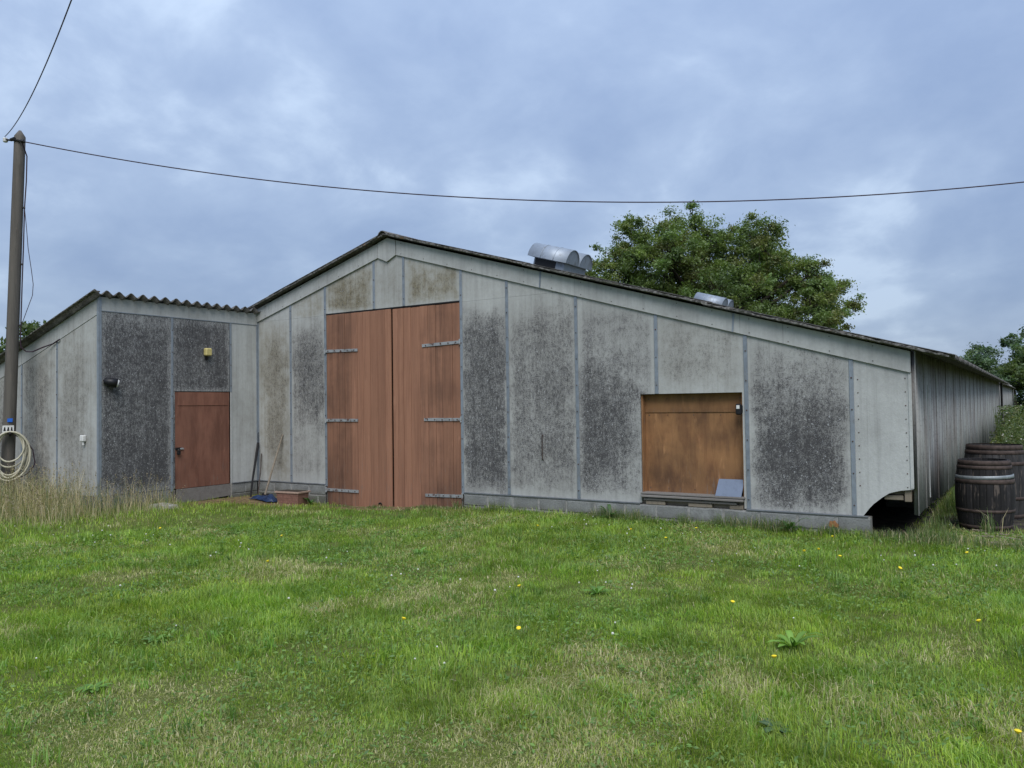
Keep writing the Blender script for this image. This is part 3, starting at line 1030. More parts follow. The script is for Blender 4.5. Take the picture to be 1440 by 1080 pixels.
# right-hand long side: vertical corrugated sheets
wall_h = 2.05
wsheet = wave_mesh('wall_sheet', wall_h, PITCH_W * 5, PITCH_W, 0.030, 0.008, 8)
wsheet.materials.append(M['corrugated'])
W5 = PITCH_W * 5
k = 0
yy = 0.012
while yy < BARN_LEN - W5:
    # local x runs down the wall, waves along y, local +z faces outwards (+x)
    zt = 2.16 + RISE * yy
    lift = 0.006 * (k % 2)
    drop = -0.03 * yy if yy < 6 else -0.18
    o = piece('wall_sheet', wsheet, barn, (8.386 + lift, yy, zt), (0, math.pi / 2, 0), (max(1.0, (zt - (0.13 + drop)) / wall_h), 1, 1))
    yy += W5 - 0.012
    k += 1
MB().bbox(8.40, 8.43, 1.30, 1.36, 0.2, 1.75, .004).build('sheet_lath', M['fascia'], barn)
# other walls, not in view
MB().box(XL, XL + .03, 0.08, BARN_LEN, -.3, top(XL) + .25).build('side_wall', M['corrugated'], barn)
MB().prism([(XL, -.3), (8.36, -.3), (8.36, top(8.36) + .3), (XA, ZA + .35), (XL, top(XL) + .3)], 'y', BARN_LEN - .03, BARN_LEN).build('end_wall', M['corrugated'], barn)


# ridge-side ventilators: two vaulted hoods on a box, axis down the slope
def vent(xc, yc):
    zc = ridge_z - S * (xc - XA) + .02 + RISE * yc
    L, R_, hb = 1.0, 0.30, 0.30
    rotm = Matrix.Rotation(ang, 3, 'Y')

    def tf(p):
        q = rotm @ Vector(p)
        return (q.x + xc, q.y + yc, q.z + zc)
    base = MB().bbox(-L / 2 + .12, L / 2 - .08, -.5, .5, -.05, hb + .02, .01)
    base.v = [tf(p) for p in base.v]
    base = base.build('roof_vent', M['vent'], roof)
    fl_ = MB().bbox(-L / 2 - .02, L / 2 + .10, -.62, .62, -.03, -.012, .004)
    fl_.v = [tf(p) for p in fl_.v]
    fl_.build('flashing', M['dark_strip'], base)
    dark_plate = MB().box(-L / 2 + .16, L / 2 - .30, -.506, -.4995, .03, hb - .015)  # solid black plate on the box side, for the dark gap below the hood
    dark_plate.v = [tf(p) for p in dark_plate.v]
    dark_plate.build('vent_dark_plate', M['black'], base)
    for yo in (-.31, .31):
        h = MB()
        n_ = 14
        vs, fs = [], []
        for xx in (-L / 2, L / 2):
            for rr in (R_, R_ - .012):
                for k_ in range(n_ + 1):
                    a_ = math.pi * k_ / n_
                    vs.append((xx, yo + rr * math.cos(a_), hb + rr * 1.08 * math.sin(a_)))
        q = n_ + 1
        for k_ in range(n_):
            fs.append((k_, 2 * q + k_, 2 * q + k_ + 1, k_ + 1))
            fs.append((q + k_, q + k_ + 1, 3 * q + k_ + 1, 3 * q + k_))
            fs.append((k_, k_ + 1, q + k_ + 1, q + k_))
            fs.append((2 * q + k_, 3 * q + k_, 3 * q + k_ + 1, 2 * q + k_ + 1))
        h.add([tf(p) for p in vs], fs)
        for sx_ in (-.17, .17):
            rb_ = []
            for k_ in range(n_ + 1):
                a_ = math.pi * k_ / n_
                rb_.append(tf((sx_, yo + (R_ + .002) * math.cos(a_), hb + (R_ + .002) * 1.08 * math.sin(a_))))
            h.tube(rb_, .007, 5)
        h.build('vent_hood', M['vent'], base, smooth=True)
        for xx in (-L / 2 + .02, L / 2 - .03):
            en = MB()
            pts = [(yo + (R_ - .013) * math.cos(math.pi * k_ / n_), hb + (R_ - .013) * 1.08 * math.sin(math.pi * k_ / n_)) for k_ in range(n_ + 1)]
            en.prism(pts, 'x', xx, xx + .01)
            en.v = [tf(p) for p in en.v]
            en.build('vent_end', M['vent'], base)


vent(0.74, 4.62)
vent(0.70, 15.2)

# ------------------------------------------------------------------ lean-to at the left
annex = thing('lean_to_shed', (-3.77, -3.37, -0.2), 'dark stained panel lean-to with small rust-red door and corrugated roof, joined to the barn', 'shed')
AX, AY, AL = -3.77, -3.37, -8.7
ASL = 0.30
FZ0, FZ1 = 3.262, 3.50
apan = lambda y0, y1, z0, z1, **k: panel([(y0 + e, z0), (y1 - e, z0), (y1 - e, z1), (y0 + e, z1)], parent=annex, plane='x', face=AX, **k)
DY0, DY1, DZ1 = -1.91, -0.70, 1.875
apan(AY + .02, -1.985, ZP, FZ0, st=0.86, warm=0.0, u=(-.5, 1.5), v=(-.5, 1.5))
apan(-1.985, -0.70, DZ1 + .012, FZ0, st=0.82, warm=0.0, u=(-.5, 1.5), v=(-.5, 1.4))
apan(-1.985, DY0 - .004, ZP, DZ1 + .008, st=0.75, warm=0.0, u=(-.5, 1.5), v=(-.5, 1.5))
apan(-0.66, -0.002, ZP, FZ0, st=0.10, warm=0.35, u=(0.1, .9), v=(0.1, .6), mat='fascia')
apan(AY - .0, -0.002, FZ0 + .006, FZ1, st=0.05, warm=0.3, name='fascia_board', mat='fascia')
for yc, z0, w in ((-1.985, ZP - .05, .05), (-0.675, DZ1 + .0, .045)):
    strip(yc, z0, FZ0 - .012, w, annex, 'x', AX)
MB().bbox(AX + .0005, AX + .012, -.692, -.655, ZP - .02, DZ1 - .002, .004).build('door_edge_strip', M['fascia'], annex)
MB().bbox(AX + .0005, AX + .012, -.045, -.004, ZP, FZ0 - .012, .004).build('joint_strip', M['strip'], annex)
MB().bbox(AX + .0005, AX + .010, AY, -.002, FZ0 - .010, FZ0 + .004, .003).build('fascia_joint', M['strip'], annex)
MB().bbox(AX - .045, AX + .012, AY - .014, AY + .0, ZP - .1, 3.50, .004).build('corner_strip', M['strip'], annex)
MB().bbox(AX + .0005, AX + .012, AY - .012, AY + .045, ZP - .1, 3.50, .004).build('corner_strip', M['strip'], annex)
# small door
sd = MB().bbox(AX - .035, AX - .004, DY0 + .004, DY1 - .006, 0.062, DZ1, .004).build('door', M['small_door'], annex)
uv_planar(sd, 1, 2); sd['dirt'] = 0.35
MB().bbox(AX - .006, AX + .006, DY0 + .05, DY1 - .05, 1.62, 1.625, .001).build('door_seam', M['small_door'], sd)
hs = MB()
hs.bbox(AX - .003, AX + .012, DY0 + .0, DY0 + .13, .79, .835, .003)
hs.tube([(AX + .012, DY0 + .05, .80), (AX + .035, DY0 + .05, .78), (AX + .035, DY0 + .05, .74)], .012, 7)
hs.bbox(AX + .014, AX + .045, DY0 + .02, DY0 + .085, .70, .775, .006)
hs.build('hasp', M['dark_metal'], sd)
MB().bbox(AX + .012, AX + .02, DY0 + .09, DY0 + .17, .795, .825, .002).build('hasp_plate', M['strap'], sd)
MB().bbox(AX - .04, AX + .0, DY0 - .002, DY1 + .004, DZ1 + .0005, DZ1 + .011, .002).build('door_head', M['dark_metal'], annex)
kb = MB().prism([(DY0 + .02, -.225), (DY1 - .006, -.17), (DY1 - .006, .055), (DY0 + .02, .055)], 'x', AX - .02, AX + .018).build('kick_board', M['grey_wood'], annex)
MB().box(AX - .1, AX - .03, DY0, DY1, -.4, .06).build('threshold', M['black'], annex)
MB().bbox(AX - .02, AX + .006, DY0 - .07, DY0 - .006, -.3, ZP - .02, .004).build('door_post', M['grey_wood_z'], annex)
# plinth of the lean-to
apl = MB().box(AX - .15, AX - .004, -.655, -.03, -.5, .055).build('plinth', M['mortar'], annex)
ablk = MB().bbox(-.1, .010, 0, .30, 0, .186, .008).mesh('block')
ablk.materials.append(M['block'])
for row, z0 in enumerate((-.138, -.336)):
    for q in (-.65, -.338):
        piece('block', ablk, apl, (AX, q + (0 if row else .0), z0))
MB().bbox(AX + .0, AX + .025, -.65, -.01, .054, .0725, .003).build('drip_strip', M['dark_strip'], annex)
MB().bbox(AX - .1, AX + .008, -.70, -.655, -.35, .05, .006).build('door_post', M['rubble'], annex)
aw = MB().box(AX - .16, AX - .004, AY + .02, -1.96, -.5, .066).build('plinth', M['block'], annex)
# face towards the pole: sheets under a sloping fascia
ft = lambda q: 3.20 - ASL * (AX - q) - .0
fr = lambda q: 3.50 - ASL * (AX - q)
pos = [AX - .01, -5.10, -6.35, -7.6, AL]
for i in range(4):
    b_, a_ = pos[i], pos[i + 1]
    mid_st = (0.34, 0.46, 0.5, 0.4)[i]
    panel([(a_ + e, ZP), (b_ - e, ZP), (b_ - e, ft(b_)), (a_ + e, ft(a_))], parent=annex, face=AY, st=mid_st, warm=0.45, u=(0.0, .75), v=(-.2, .9))
    panel([(a_ + e, ft(a_) + .006), (b_ - e, ft(b_) + .006), (b_ - e, fr(b_)), (a_ + e, fr(a_))], 'fascia_board', annex, face=AY - .008, thick=.03, st=0.12, warm=.3, mat='fascia')
for q in pos[1:4]:
    strip(q, ZP, ft(q) - .004, .05, annex, 'y', AY)
MB().box(AL, AX - .2, AY + .01, AY + .15, -.5, .066).build('plinth', M['block'], annex)
MB().box(AL, AL + .03, AY + .03, -.02, -.3, fr(AL)).build('side_wall', M['corrugated'], annex)
# roof sheets of the lean-to, waves seen end-on along the high edge
aroof = MB().add([(AX - .02, AY + .02, 3.515), (AX - .02, -.01, 3.515), (AL, -.01, 3.515 - ASL * (AX - AL)), (AL, AY + .02, 3.515 - ASL * (AX - AL))], [(0, 1, 2, 3)]).build('roof', M['roof'], annex)
A_P = 0.222
ash = wave_mesh('roof_sheet', (AX + .12 - (AL - .2)) * math.hypot(1, ASL), A_P * 4, A_P, .042, .010, 10)
ash.materials.append(M['roof'])
q = AY - .14
for k in range(4):
    w = 4
    piece('roof_sheet', ash, aroof, (AX + .12, q + A_P * 4, 3.562 + .003 * (k % 2)), (0, math.atan(ASL), math.pi), (1, (0.99 if k == 3 else 1.0), 1))
    q += A_P * 4
av = verge(AX + .10, AL, AY - .165, lambda q: 3.562 + .03 - ASL * (AX + .12 - q) - .012, parent=aroof, seed=21, k=.45)

# ------------------------------------------------------------------ second long building further back
far = thing('poultry_house', (0, 38.6, -0.2), 'far low building with pale corrugated side continuing behind the barn', 'building')
Y0, Y1 = 38.6, 96.0
fsheet = wave_mesh('wall_sheet', 2.3, PITCH_W * 16, PITCH_W, 0.024, 0.008, 6)
fsheet.materials.append(M['corrugated'])
yy = Y0
while yy < Y1:
    piece('wall_sheet', fsheet, far, (8.386, yy, 2.3 + RISE * yy), (0, math.pi / 2, 0), (1.15, 1, 1))
    yy += PITCH_W * 16
zr = ridge_z + RISE * 38
fr_ = MB()
fr_.add([(XA, Y0 - .1, zr), (XE, Y0 - .1, zr - S * (XE - XA)), (XE, Y1, zr - S * (XE - XA) + .3), (XA, Y1, zr + .3), (XL - .3, Y0 - .1, zr + S * (XL - .3 - XA)), (XL - .3, Y1, zr + S * (XL - .3 - XA) + .3),
         (XA, Y0 - .1, zr - .06), (XE, Y0 - .1, zr - S * (XE - XA) - .06), (XE, Y1, zr - S * (XE - XA) + .24), (XA, Y1, zr + .24), (XL - .3, Y0 - .1, zr + S * (XL - .3 - XA) - .06), (XL - .3, Y1, zr + S * (XL - .3 - XA) + .24)],
        [(0, 1, 2, 3), (4, 0, 3, 5), (9, 8, 7, 6), (11, 9, 6, 10), (1, 7, 8, 2), (0, 6, 7, 1), (4, 10, 6, 0), (5, 11, 10, 4), (2, 8, 9, 3), (3, 9, 11, 5)])
fr_.build('roof', M['roof'], far)
MB().prism([(XL, -.3), (8.34, -.3), (8.34, 2.2), (XA, zr - .12), (XL, 2.2)], 'y', Y0, Y0 + .03).build('gable_wall', M['corrugated'], far)
MB().prism([(XL, -.3), (8.34, -.3), (8.34, 2.2), (XA, zr - .12), (XL, 2.2)], 'y', Y1 - .03, Y1).build('gable_wall', M['corrugated'], far)
MB().box(XL, XL + .03, Y0, Y1, -.3, 2.3).build('side_wall', M['corrugated'], far)
MB().tube([(8.5, 38.0, -.2), (8.5, 38.0, 2.5)], .05, 8).build('downpipe', M['dark_metal'], far)

# ------------------------------------------------------------------ utility pole with its wires
pole = thing('utility_pole', (-5.90, -3.83, -0.25), 'weathered grey wooden pole with pointed top beside the lean-to', 'pole')
pb, pt = Vector((-5.93, -3.84, -.35)), Vector((-5.575, -3.79, 6.50))
ptsp = [pb + (pt - pb) * t for t in np.linspace(0, 1, 14)]
radp = [0.112 - .020 * t for t in np.linspace(0, 1, 14)]
pm = MB().tube(ptsp + [pt + Vector((.004, 0, .11))], radp + [.02], 12)
po = pm.build('shaft', M['grey_wood_z'], pole, smooth=True)
hw = MB()
hw.tube([(-5.74, -3.95, 6.43), (-5.60, -3.90, 6.41), (-5.50, -3.86, 6.40), (-5.37, -3.80, 6.36)], .018, 7)
hw.tube([(-5.66, -3.90, 6.43), (-5.54, -3.90, 6.43)], .03, 8)
hw.build('bracket', M['dark_metal'], pole)
MB().lathe([(0, -.05), (.03, -.05), (.045, -.03), (.03, -.01), (.045, .01), (.03, .03), (0, .04)], (-5.755, -3.95, 6.44), 10).build('insulator', M['white_plastic'], pole, smooth=True)
MB().lathe([(0, -.03), (.03, -.03), (.04, 0), (.03, .03), (0, .035)], (-5.42, -3.82, 6.38), 10).build('insulator', M['black'], pole, smooth=True)
PL, PF = Vector((.45, .89, 0)), Vector((.89, -.45, 0))     # across the pole and out from it, as seen from the lawn


def on_pole(z, lat, out):
    c_ = pb + (pt - pb) * ((z + .35) / 6.85)
    return Vector((c_.x, c_.y, z)) + PL * lat + PF * out


def pole_plate(z0, z1, l0, l1, o0, o1):
    vs = [on_pole(z, l_, o_) for z in (z0, z1) for l_, o_ in ((l0, o0), (l1, o0), (l1, o1), (l0, o1))]
    return MB().add(vs, [(0, 1, 2, 3), (7, 6, 5, 4), (4, 5, 1, 0), (5, 6, 2, 1), (6, 7, 3, 2), (7, 4, 0, 3)])


for q in (5.22, 4.2, 3.1):
    MB().tube([on_pole(q, .085, .05), on_pole(q, .125, .05)], .02, 6).build('cable_clip', M['black'], pole)
pole_plate(1.36, 1.425, -.03, .05, .115, .124).build('tag', M['tagblue'], pole)
pl_ = pole_plate(1.17, 1.30, -.10, .075, .118, .126).build('plate', M['white_plastic'], pole)
sy = MB()
for l0, l1 in ((-.085, -.045), (-.03, .01), (.025, .06)):
    q = [on_pole(1.20, l0, .1275), on_pole(1.20, l1, .1275), on_pole(1.27, (l0 + l1) / 2 + .008, .1275), on_pole(1.27, (l0 + l1) / 2 - .008, .1275)]
    sy.add(q + [p_ - PF * .001 for p_ in q], [(0, 1, 2, 3), (7, 6, 5, 4), (0, 4, 5, 1), (1, 5, 6, 2), (2, 6, 7, 3), (3, 7, 4, 0)])
sy.build('symbol', M['black'], pl_)
MB().tube([on_pole(1.13, .02, .10), on_pole(1.17, .02, .30)], .018, 7).build('peg', M['dark_metal'], pole)
# cables running down the shaft and over to the eave
MB().tube([(-5.42, -3.82, 6.34)] + [on_pole(z, l_, .05) for z, l_ in ((6.15, .12), (5.7, .125), (5.22, .112), (4.5, .118), (3.9, .118), (3.1, .122), (2.78, .125))], .011, 6).build('down_cable', M['cable'], pole)
MB().tube([on_pole(z, l_, .05) for z, l_ in ((5.22, .112), (4.9, .15), (4.5, .19), (4.1, .255), (3.85, .29), (3.65, .285), (3.35, .20), (3.08, .125))], .006, 5).build('down_cable', M['cable'], pole)
MB().tube([on_pole(2.80, .122, .05), on_pole(2.70, .14, .05), on_pole(2.63, .22, .04), on_pole(2.63, .32, .03), Vector((-5.40, -3.48, 2.70)), Vector((-5.20, -3.40, 2.76)), Vector((-4.98, -3.395, 2.83))], .012, 6).build('down_cable', M['cable'], pole)


def catenary(a, b, sag, n=60):
    a, b = Vector(a), Vector(b)
    return [a + (b - a) * t - Vector((0, 0, 4 * sag * t * (1 - t))) for t in np.linspace(0, 1, n)]


WIRE_A = (-5.36, -3.80, 6.36)
w1 = MB().tube(catenary(WIRE_A, (15.0, 7.0, 5.8), 1.2), .0095, 6).build('overhead_wire', M['cable'], loc=WIRE_A)
tag(w1, 'long dark wire sagging across the sky above the barn roof', 'wire')
WIRE_B = (-5.755, -3.96, 6.49)
w2 = MB().tube(catenary(WIRE_B, (7.5, -9.0, 6.0), 0.6), .0065, 6).build('overhead_wire', M['cable'], loc=WIRE_B)
tag(w2, 'dark wire rising steeply from the pole top out of the picture', 'wire')

# hose hanging on the pole
hose = thing('garden_hose', (-5.86, -4.05, 0.3), 'cream garden hose hung in loops on the pole', 'hose')
hm = MB()
pts = []
hr = random.Random(5)
for k in range(9):
    wd, hg = hr.uniform(.20, .33), hr.uniform(.26, .44)
    for i in range(28):
        a = math.pi / 2 - 2 * math.pi * i / 28
        pts.append(on_pole(1.19 - hg + hg * math.sin(a), .02 + wd * math.cos(a) * (1.0 if math.cos(a) > 0 else .85) + hr.uniform(-.004, .004), .15 + .013 * k + .010 * math.sin(i)))
hm.tube(pts, .0155, 7)
hm.build('coil', M['hose'], hose, smooth=True)
MB().tube([on_pole(z, l_, .20) for z, l_ in ((1.12, .10), (1.05, .26), (.85, .38), (.62, .42), (.55, .40), (.42, .30), (.32, .12), (.30, -.10))], .010, 6).build('dark_cord', M['cable'], hose)

# ------------------------------------------------------------------ small fittings on the walls
lamp = thing('wall_lamp', (AX, -1.24, 2.5), 'small yellowed box lamp on dark panel above the small door', 'lamp')
MB().bbox(AX + .013, AX + .11, -1.315, -1.175, 2.57, 2.72, .02).build('housing', M['yellow_plastic'], lamp)
MB().bbox(AX + .0005, AX + .03, -1.28, -1.22, 2.50, 2.575, .006).build('mount', M['dark_metal'], lamp)
fl = thing('floodlight', (AX, -3.22, 1.9), 'dark cowled floodlight with pale lens on the lean-to corner', 'lamp')
MB().tube([(AX + .001, -3.28, 2.06), (AX + .06, -3.27, 2.05)], .022, 8).build('bracket', M['dark_metal'], fl)
hd = MB().tube([(AX + .03, -3.30, 2.055), (AX + .08, -3.20, 2.03), (AX + .11, -3.12, 2.01)], [.045, .075, .085], 12)
hd.build('head', M['black'], fl, smooth=True)
MB().tube([(AX + .112, -3.115, 2.0095), (AX + .120, -3.095, 2.004)], [.07, .065], 12).build('lens', M['white_plastic'], fl)
jb = thing('junction_box', (-4.20, AY, 1.0), 'small white plastic box on the wall behind the tall grass', 'box')
MB().bbox(-4.25, -4.15, AY - .07, AY - .001, 1.01, 1.12, .012).build('housing', M['white_plastic'], jb)
MB().tube([(-4.19, AY - .035, 1.01), (-4.19, AY - .035, .95)], .018, 8).build('gland', M['white_plastic'], jb)
sn = thing('sensor_light', (6.21, -0.02, 1.36), 'small black sensor light at the edge of the hatch', 'lamp')
MB().bbox(6.17, 6.245, -.045, .03, 1.37, 1.52, .014).build('housing', M['black'], sn)
MB().bbox(6.185, 6.23, -.052, -.044, 1.45, 1.50, .008).build('lens', M['white_plastic'], sn)
MB().bbox(6.24, 6.262, -.01, .03, 1.40, 1.50, .003).build('mount', M['dark_metal'], sn)
sb = MB()
sb.add([(5.86, -.045, .234), (6.225, -.045, .234), (6.245, .06, .465), (5.885, .06, .465), (5.86, -.033, .228), (6.225, -.033, .228), (6.245, .072, .460), (5.885, .072, .460)],
       [(0, 1, 2, 3), (7, 6, 5, 4), (0, 4, 5, 1), (1, 5, 6, 2), (2, 6, 7, 3), (3, 7, 4, 0)])
tag(sb.build('slate_board', M['slate'], loc=(6.05, 0, .234)), 'blue-grey square board leaning in the hatch corner', 'board')
hk = MB().tube([(3.045, -.004, 1.06), (3.045, -.03, 1.05), (3.045, -.035, .86), (3.043, -.03, .68), (3.043, -.004, .66)], .009, 6)
hk = hk.build('pull_handle', M['hoop'], loc=(3.045, 0, .66))
tag(hk, 'thin rusty vertical bar handle on the stained panel', 'handle')

# ------------------------------------------------------------------ things in the corner
def gz(a, b):
    return float(gh(a, b))


bar = MB().tube([(-3.53, -.40, gz(-3.53, -.4) - .02), (-3.60, -.28, .15), (-3.68, -.12, .62), (-3.715, -.05, .84)], [.018, .02, .026, .026], 8)
bar.tube([(-3.715, -.05, .84), (-3.722, -.045, 1.02), (-3.71, -.045, 1.05)], .008, 6)
tag(bar.build('crowbar', M['dark_metal'], loc=(-3.53, -.4, -.3)), 'black iron bar leaning in the wall corner', 'bar')
stk = MB().tube([(-3.48, -.26, gz(-3.5, -.3) - .02), (-3.58, -.10, .30), (-3.64, -.03, .62)], .010, 6)
tag(stk.build('thin_rod', M['hoop'], loc=(-3.48, -.26, -.3)), 'thin brown rod beside the black bar', 'rod')
sh = thing('shovel', (-3.12, -.36, -.32), 'long-handled shovel leaning on the wall behind the blue sheet', 'shovel')
MB().tube([(-3.14, -.36, -.16), (-3.10, -.26, .20), (-3.05, -.14, .62), (-3.005, -.025, 1.02)], [.021, .019, .016, .012], 8).build('handle', M['old_timber'], sh)
bl = MB()
bl.add([(-3.24, -.35, -.14), (-3.04, -.35, -.14), (-3.05, -.45, -.345), (-3.14, -.48, -.38), (-3.23, -.45, -.345), (-3.24, -.335, -.14), (-3.04, -.335, -.14), (-3.05, -.435, -.345), (-3.14, -.465, -.38), (-3.23, -.435, -.345)],
       [(0, 4, 3, 2, 1), (5, 6, 7, 8, 9), (0, 1, 6, 5), (1, 2, 7, 6), (2, 3, 8, 7), (3, 4, 9, 8), (4, 0, 5, 9)])
bl.build('blade', M['dark_metal'], sh)
# crumpled blue sheet
rr = random.Random(3)
bs = MB()
N1, N2 = 14, 9
vs, fs = [], []
for i in range(N1):
    for j in range(N2):
        a, b = i / (N1 - 1), j / (N2 - 1)
        xx, yy = -3.20 + .62 * a + .05 * math.sin(b * 4), -.72 + .36 * b + .04 * math.sin(a * 5)
        dome = max(0, 1 - (2 * a - 1) ** 4) * max(0, 1 - (2 * b - 1) ** 4)
        vs.append((xx, yy, gz(xx, yy) + .015 + dome * (.075 + .03 * math.sin(a * 9 + b * 4)) + rr.uniform(0, .02)))
for i in range(N1 - 1):
    for j in range(N2 - 1):
        k = i * N2 + j
        fs.append((k, k + N2, k + N2 + 1, k + 1))
bs.add(vs, fs)
bso = bs.build('blue_sheet', M['blue'], loc=(-2.9, -.55, -.32))
so = bso.modifiers.new('thickness', 'SOLIDIFY'); so.thickness = .006
tag(bso, 'crumpled dark blue plastic sheet on the ground beside the planter', 'sheet')
# planter
px, py = -2.28, -.43
pz = gz(px, py) - .01
pl = thing('planter', (px, py, pz), 'rectangular terracotta-coloured planter box beside the big doors', 'planter')


def frustum(mb, cx, cy, z0, z1, hx0, hy0, hx1, hy1, mi=0, rot=.10):
    def R(a, b): return (cx + a * math.cos(rot) - b * math.sin(rot), cy + a * math.sin(rot) + b * math.cos(rot))
    vs = [(*R(sx * hx0, sy_ * hy0), z0) for sx, sy_ in ((-1, -1), (1, -1), (1, 1), (-1, 1))] + [(*R(sx * hx1, sy_ * hy1), z1) for sx, sy_ in ((-1, -1), (1, -1), (1, 1), (-1, 1))]
    mb.add(vs, [(0, 3, 2, 1), (4, 5, 6, 7), (0, 1, 5, 4), (1, 2, 6, 5), (2, 3, 7, 6), (3, 0, 4, 7)], mi)
    return mb


frustum(MB(), px, py, pz, pz + .225, .245, .125, .275, .15).build('box', M['terracotta'], pl)
for k in range(4):
    frustum(MB(), px, py, pz + .035 + .045 * k, pz + .052 + .045 * k, .2515 + .006 * k, .1315 + .005 * k, .254 + .006 * k, .134 + .005 * k).build('rib', M['terracotta'], pl)
rim = MB()
frustum(rim, px, py, pz + .222, pz + .250, .295, .168, .300, .172)
rim.build('rim', M['terracotta_rim'], pl)
frustum(MB(), px, py, pz + .2505, pz + .256, .26, .135, .26, .135).build('soil', M['soil'], pl)
# pale stone slab at the edge of the tall grass
ss = MB()
ss.add([(-3.35, -2.75, -.22), (-2.95, -2.62, -.22), (-2.92, -2.40, -.22), (-3.30, -2.45, -.22), (-3.33, -2.72, -.10), (-2.97, -2.60, -.13), (-2.95, -2.43, -.12), (-3.28, -2.47, -.09)],
       [(0, 3, 2, 1), (4, 5, 6, 7), (0, 1, 5, 4), (1, 2, 6, 5), (2, 3, 7, 6), (3, 0, 4, 7)])
tag(ss.build('stone_slab', M['rubble'], loc=(-3.1, -2.6, -.2)), 'flat pale stone lying in the grass near the dark panel', 'stone')


# ------------------------------------------------------------------ barrels
def barrel(name, label, c, H, re_, rb, ns, mat, hoops, rot0=0.0):
    t = thing(name, c, label, 'barrel', 'old barrels beside the barn')
    R = lambda z: re_ + (rb - re_) * (1 - (2 * z / H - 1) ** 2)
    nz = 9
    vs, fs = [], []
    da = math.pi / ns
    for i in range(nz):
        z = H * i / (nz - 1)
        r = R(z)
        g_ = .0022 / r
        for a, rr_ in ((-da + g_, r - .002), (-da * .55, r + .001), (da * .55, r + .001), (da - g_, r - .002), (da - g_, r - .03), (-da + g_, r - .03)):
            vs.append((rr_ * math.cos(a), rr_ * math.sin(a), z))
    for i in range(nz - 1):
        for k in range(6):
            k2 = (k + 1) % 6
            fs.append((i * 6 + k, i * 6 + k2, (i + 1) * 6 + k2, (i + 1) * 6 + k))
    fs.append((5, 4, 3, 2, 1, 0)); fs.append(tuple((nz - 1) * 6 + k for k in range(6)))
    sm = bpy.data.meshes.new('stave'); sm.from_pydata(vs, [], fs); sm.materials.append(M[mat])
    for k in range(ns):
        o = piece('stave', sm, t, c, (0, 0, rot0 + 2 * math.pi * k / ns))
        o['dirt'] = random.uniform(.1, .7)
    for z0, z1, mt, tilt in hoops:
        hm_ = MB()
        prof = [(R(z0) + .0015, z0), (R(z0) + .0065, z0 + .002), (R(z1) + .0065, z1 - .002), (R(z1) + .0015, z1)]
        n_ = 40
        vs, fs = [], []
        for r, z in prof:
            for k in range(n_):
                a = 2 * math.pi * k / n_
                zz = z + tilt * math.cos(a - .6)
                vs.append((c[0] + (r + (R(min(max(zz, 0), H)) - R(z)) ) * math.cos(a), c[1] + (r + (R(min(max(zz, 0), H)) - R(z))) * math.sin(a), c[2] + zz))
        for i in range(3):
            for k in range(n_):
                k2 = (k + 1) % n_
                fs.append((i * n_ + k, i * n_ + k2, (i + 1) * n_ + k2, (i + 1) * n_ + k))
        hm_.add(vs, fs)
        hm_.build('hoop', M[mt], t, smooth=True)
    hd_ = MB().tube([(c[0], c[1], c[2] + H - .075), (c[0], c[1], c[2] + H - .05)], re_ - .022, 32)
    ho = hd_.build('head', M[mat], t)
    ho['dirt'] = .8
    return t


c1 = (9.065, 1.45, gz(9.06, 1.45) - .012)
barrel('wine_barrel', 'nearer blackened oak barrel with one pale hoop among rusty hoops', c1, (.93), .298, .352, 26, 'stave',
       ((.868, .926, 'hoop', 0), (.815, .86, 'hoop', 0), (.690, .735, 'hoop_pale', .012), (.625, .680, 'hoop', 0), (.245, .285, 'hoop', 0), (.03, .075, 'hoop', 0)), .1)
c2 = (9.15, 2.62, gz(9.15, 2.62) - .012)
barrel('wine_barrel', 'taller grey oak barrel with rusty hoops standing behind the black one', c2, 1.06, .35, .405, 28, 'stave_grey',
       ((1.01, 1.076, 'hoop', 0), (.945, 1.0, 'hoop', 0), (.79, .84, 'hoop', 0), (.30, .345, 'hoop', 0), (.04, .09, 'hoop', 0)), .3)
MB_deb = MB()
dr = random.Random(12)
for k in range(34):
    a, b = dr.uniform(8.85, 10.2), dr.uniform(-.1, 1.1)
    l_, w_ = dr.uniform(.08, .35), dr.uniform(.012, .035)
    an = dr.uniform(-.6, .6)
    z_ = gz(a, b) + .01
    dx, dy = math.cos(an) * l_ / 2, math.sin(an) * l_ / 2
    MB_deb.tube([(a - dx, b - dy, z_ + dr.uniform(0, .02)), (a + dx, b + dy, z_ + dr.uniform(0, .03))], w_ / 2, 5)
tag(MB_deb.build('wood_debris', M['old_timber']), 'scattered grey sticks and bark bits before the barrels', 'debris', kind='stuff')


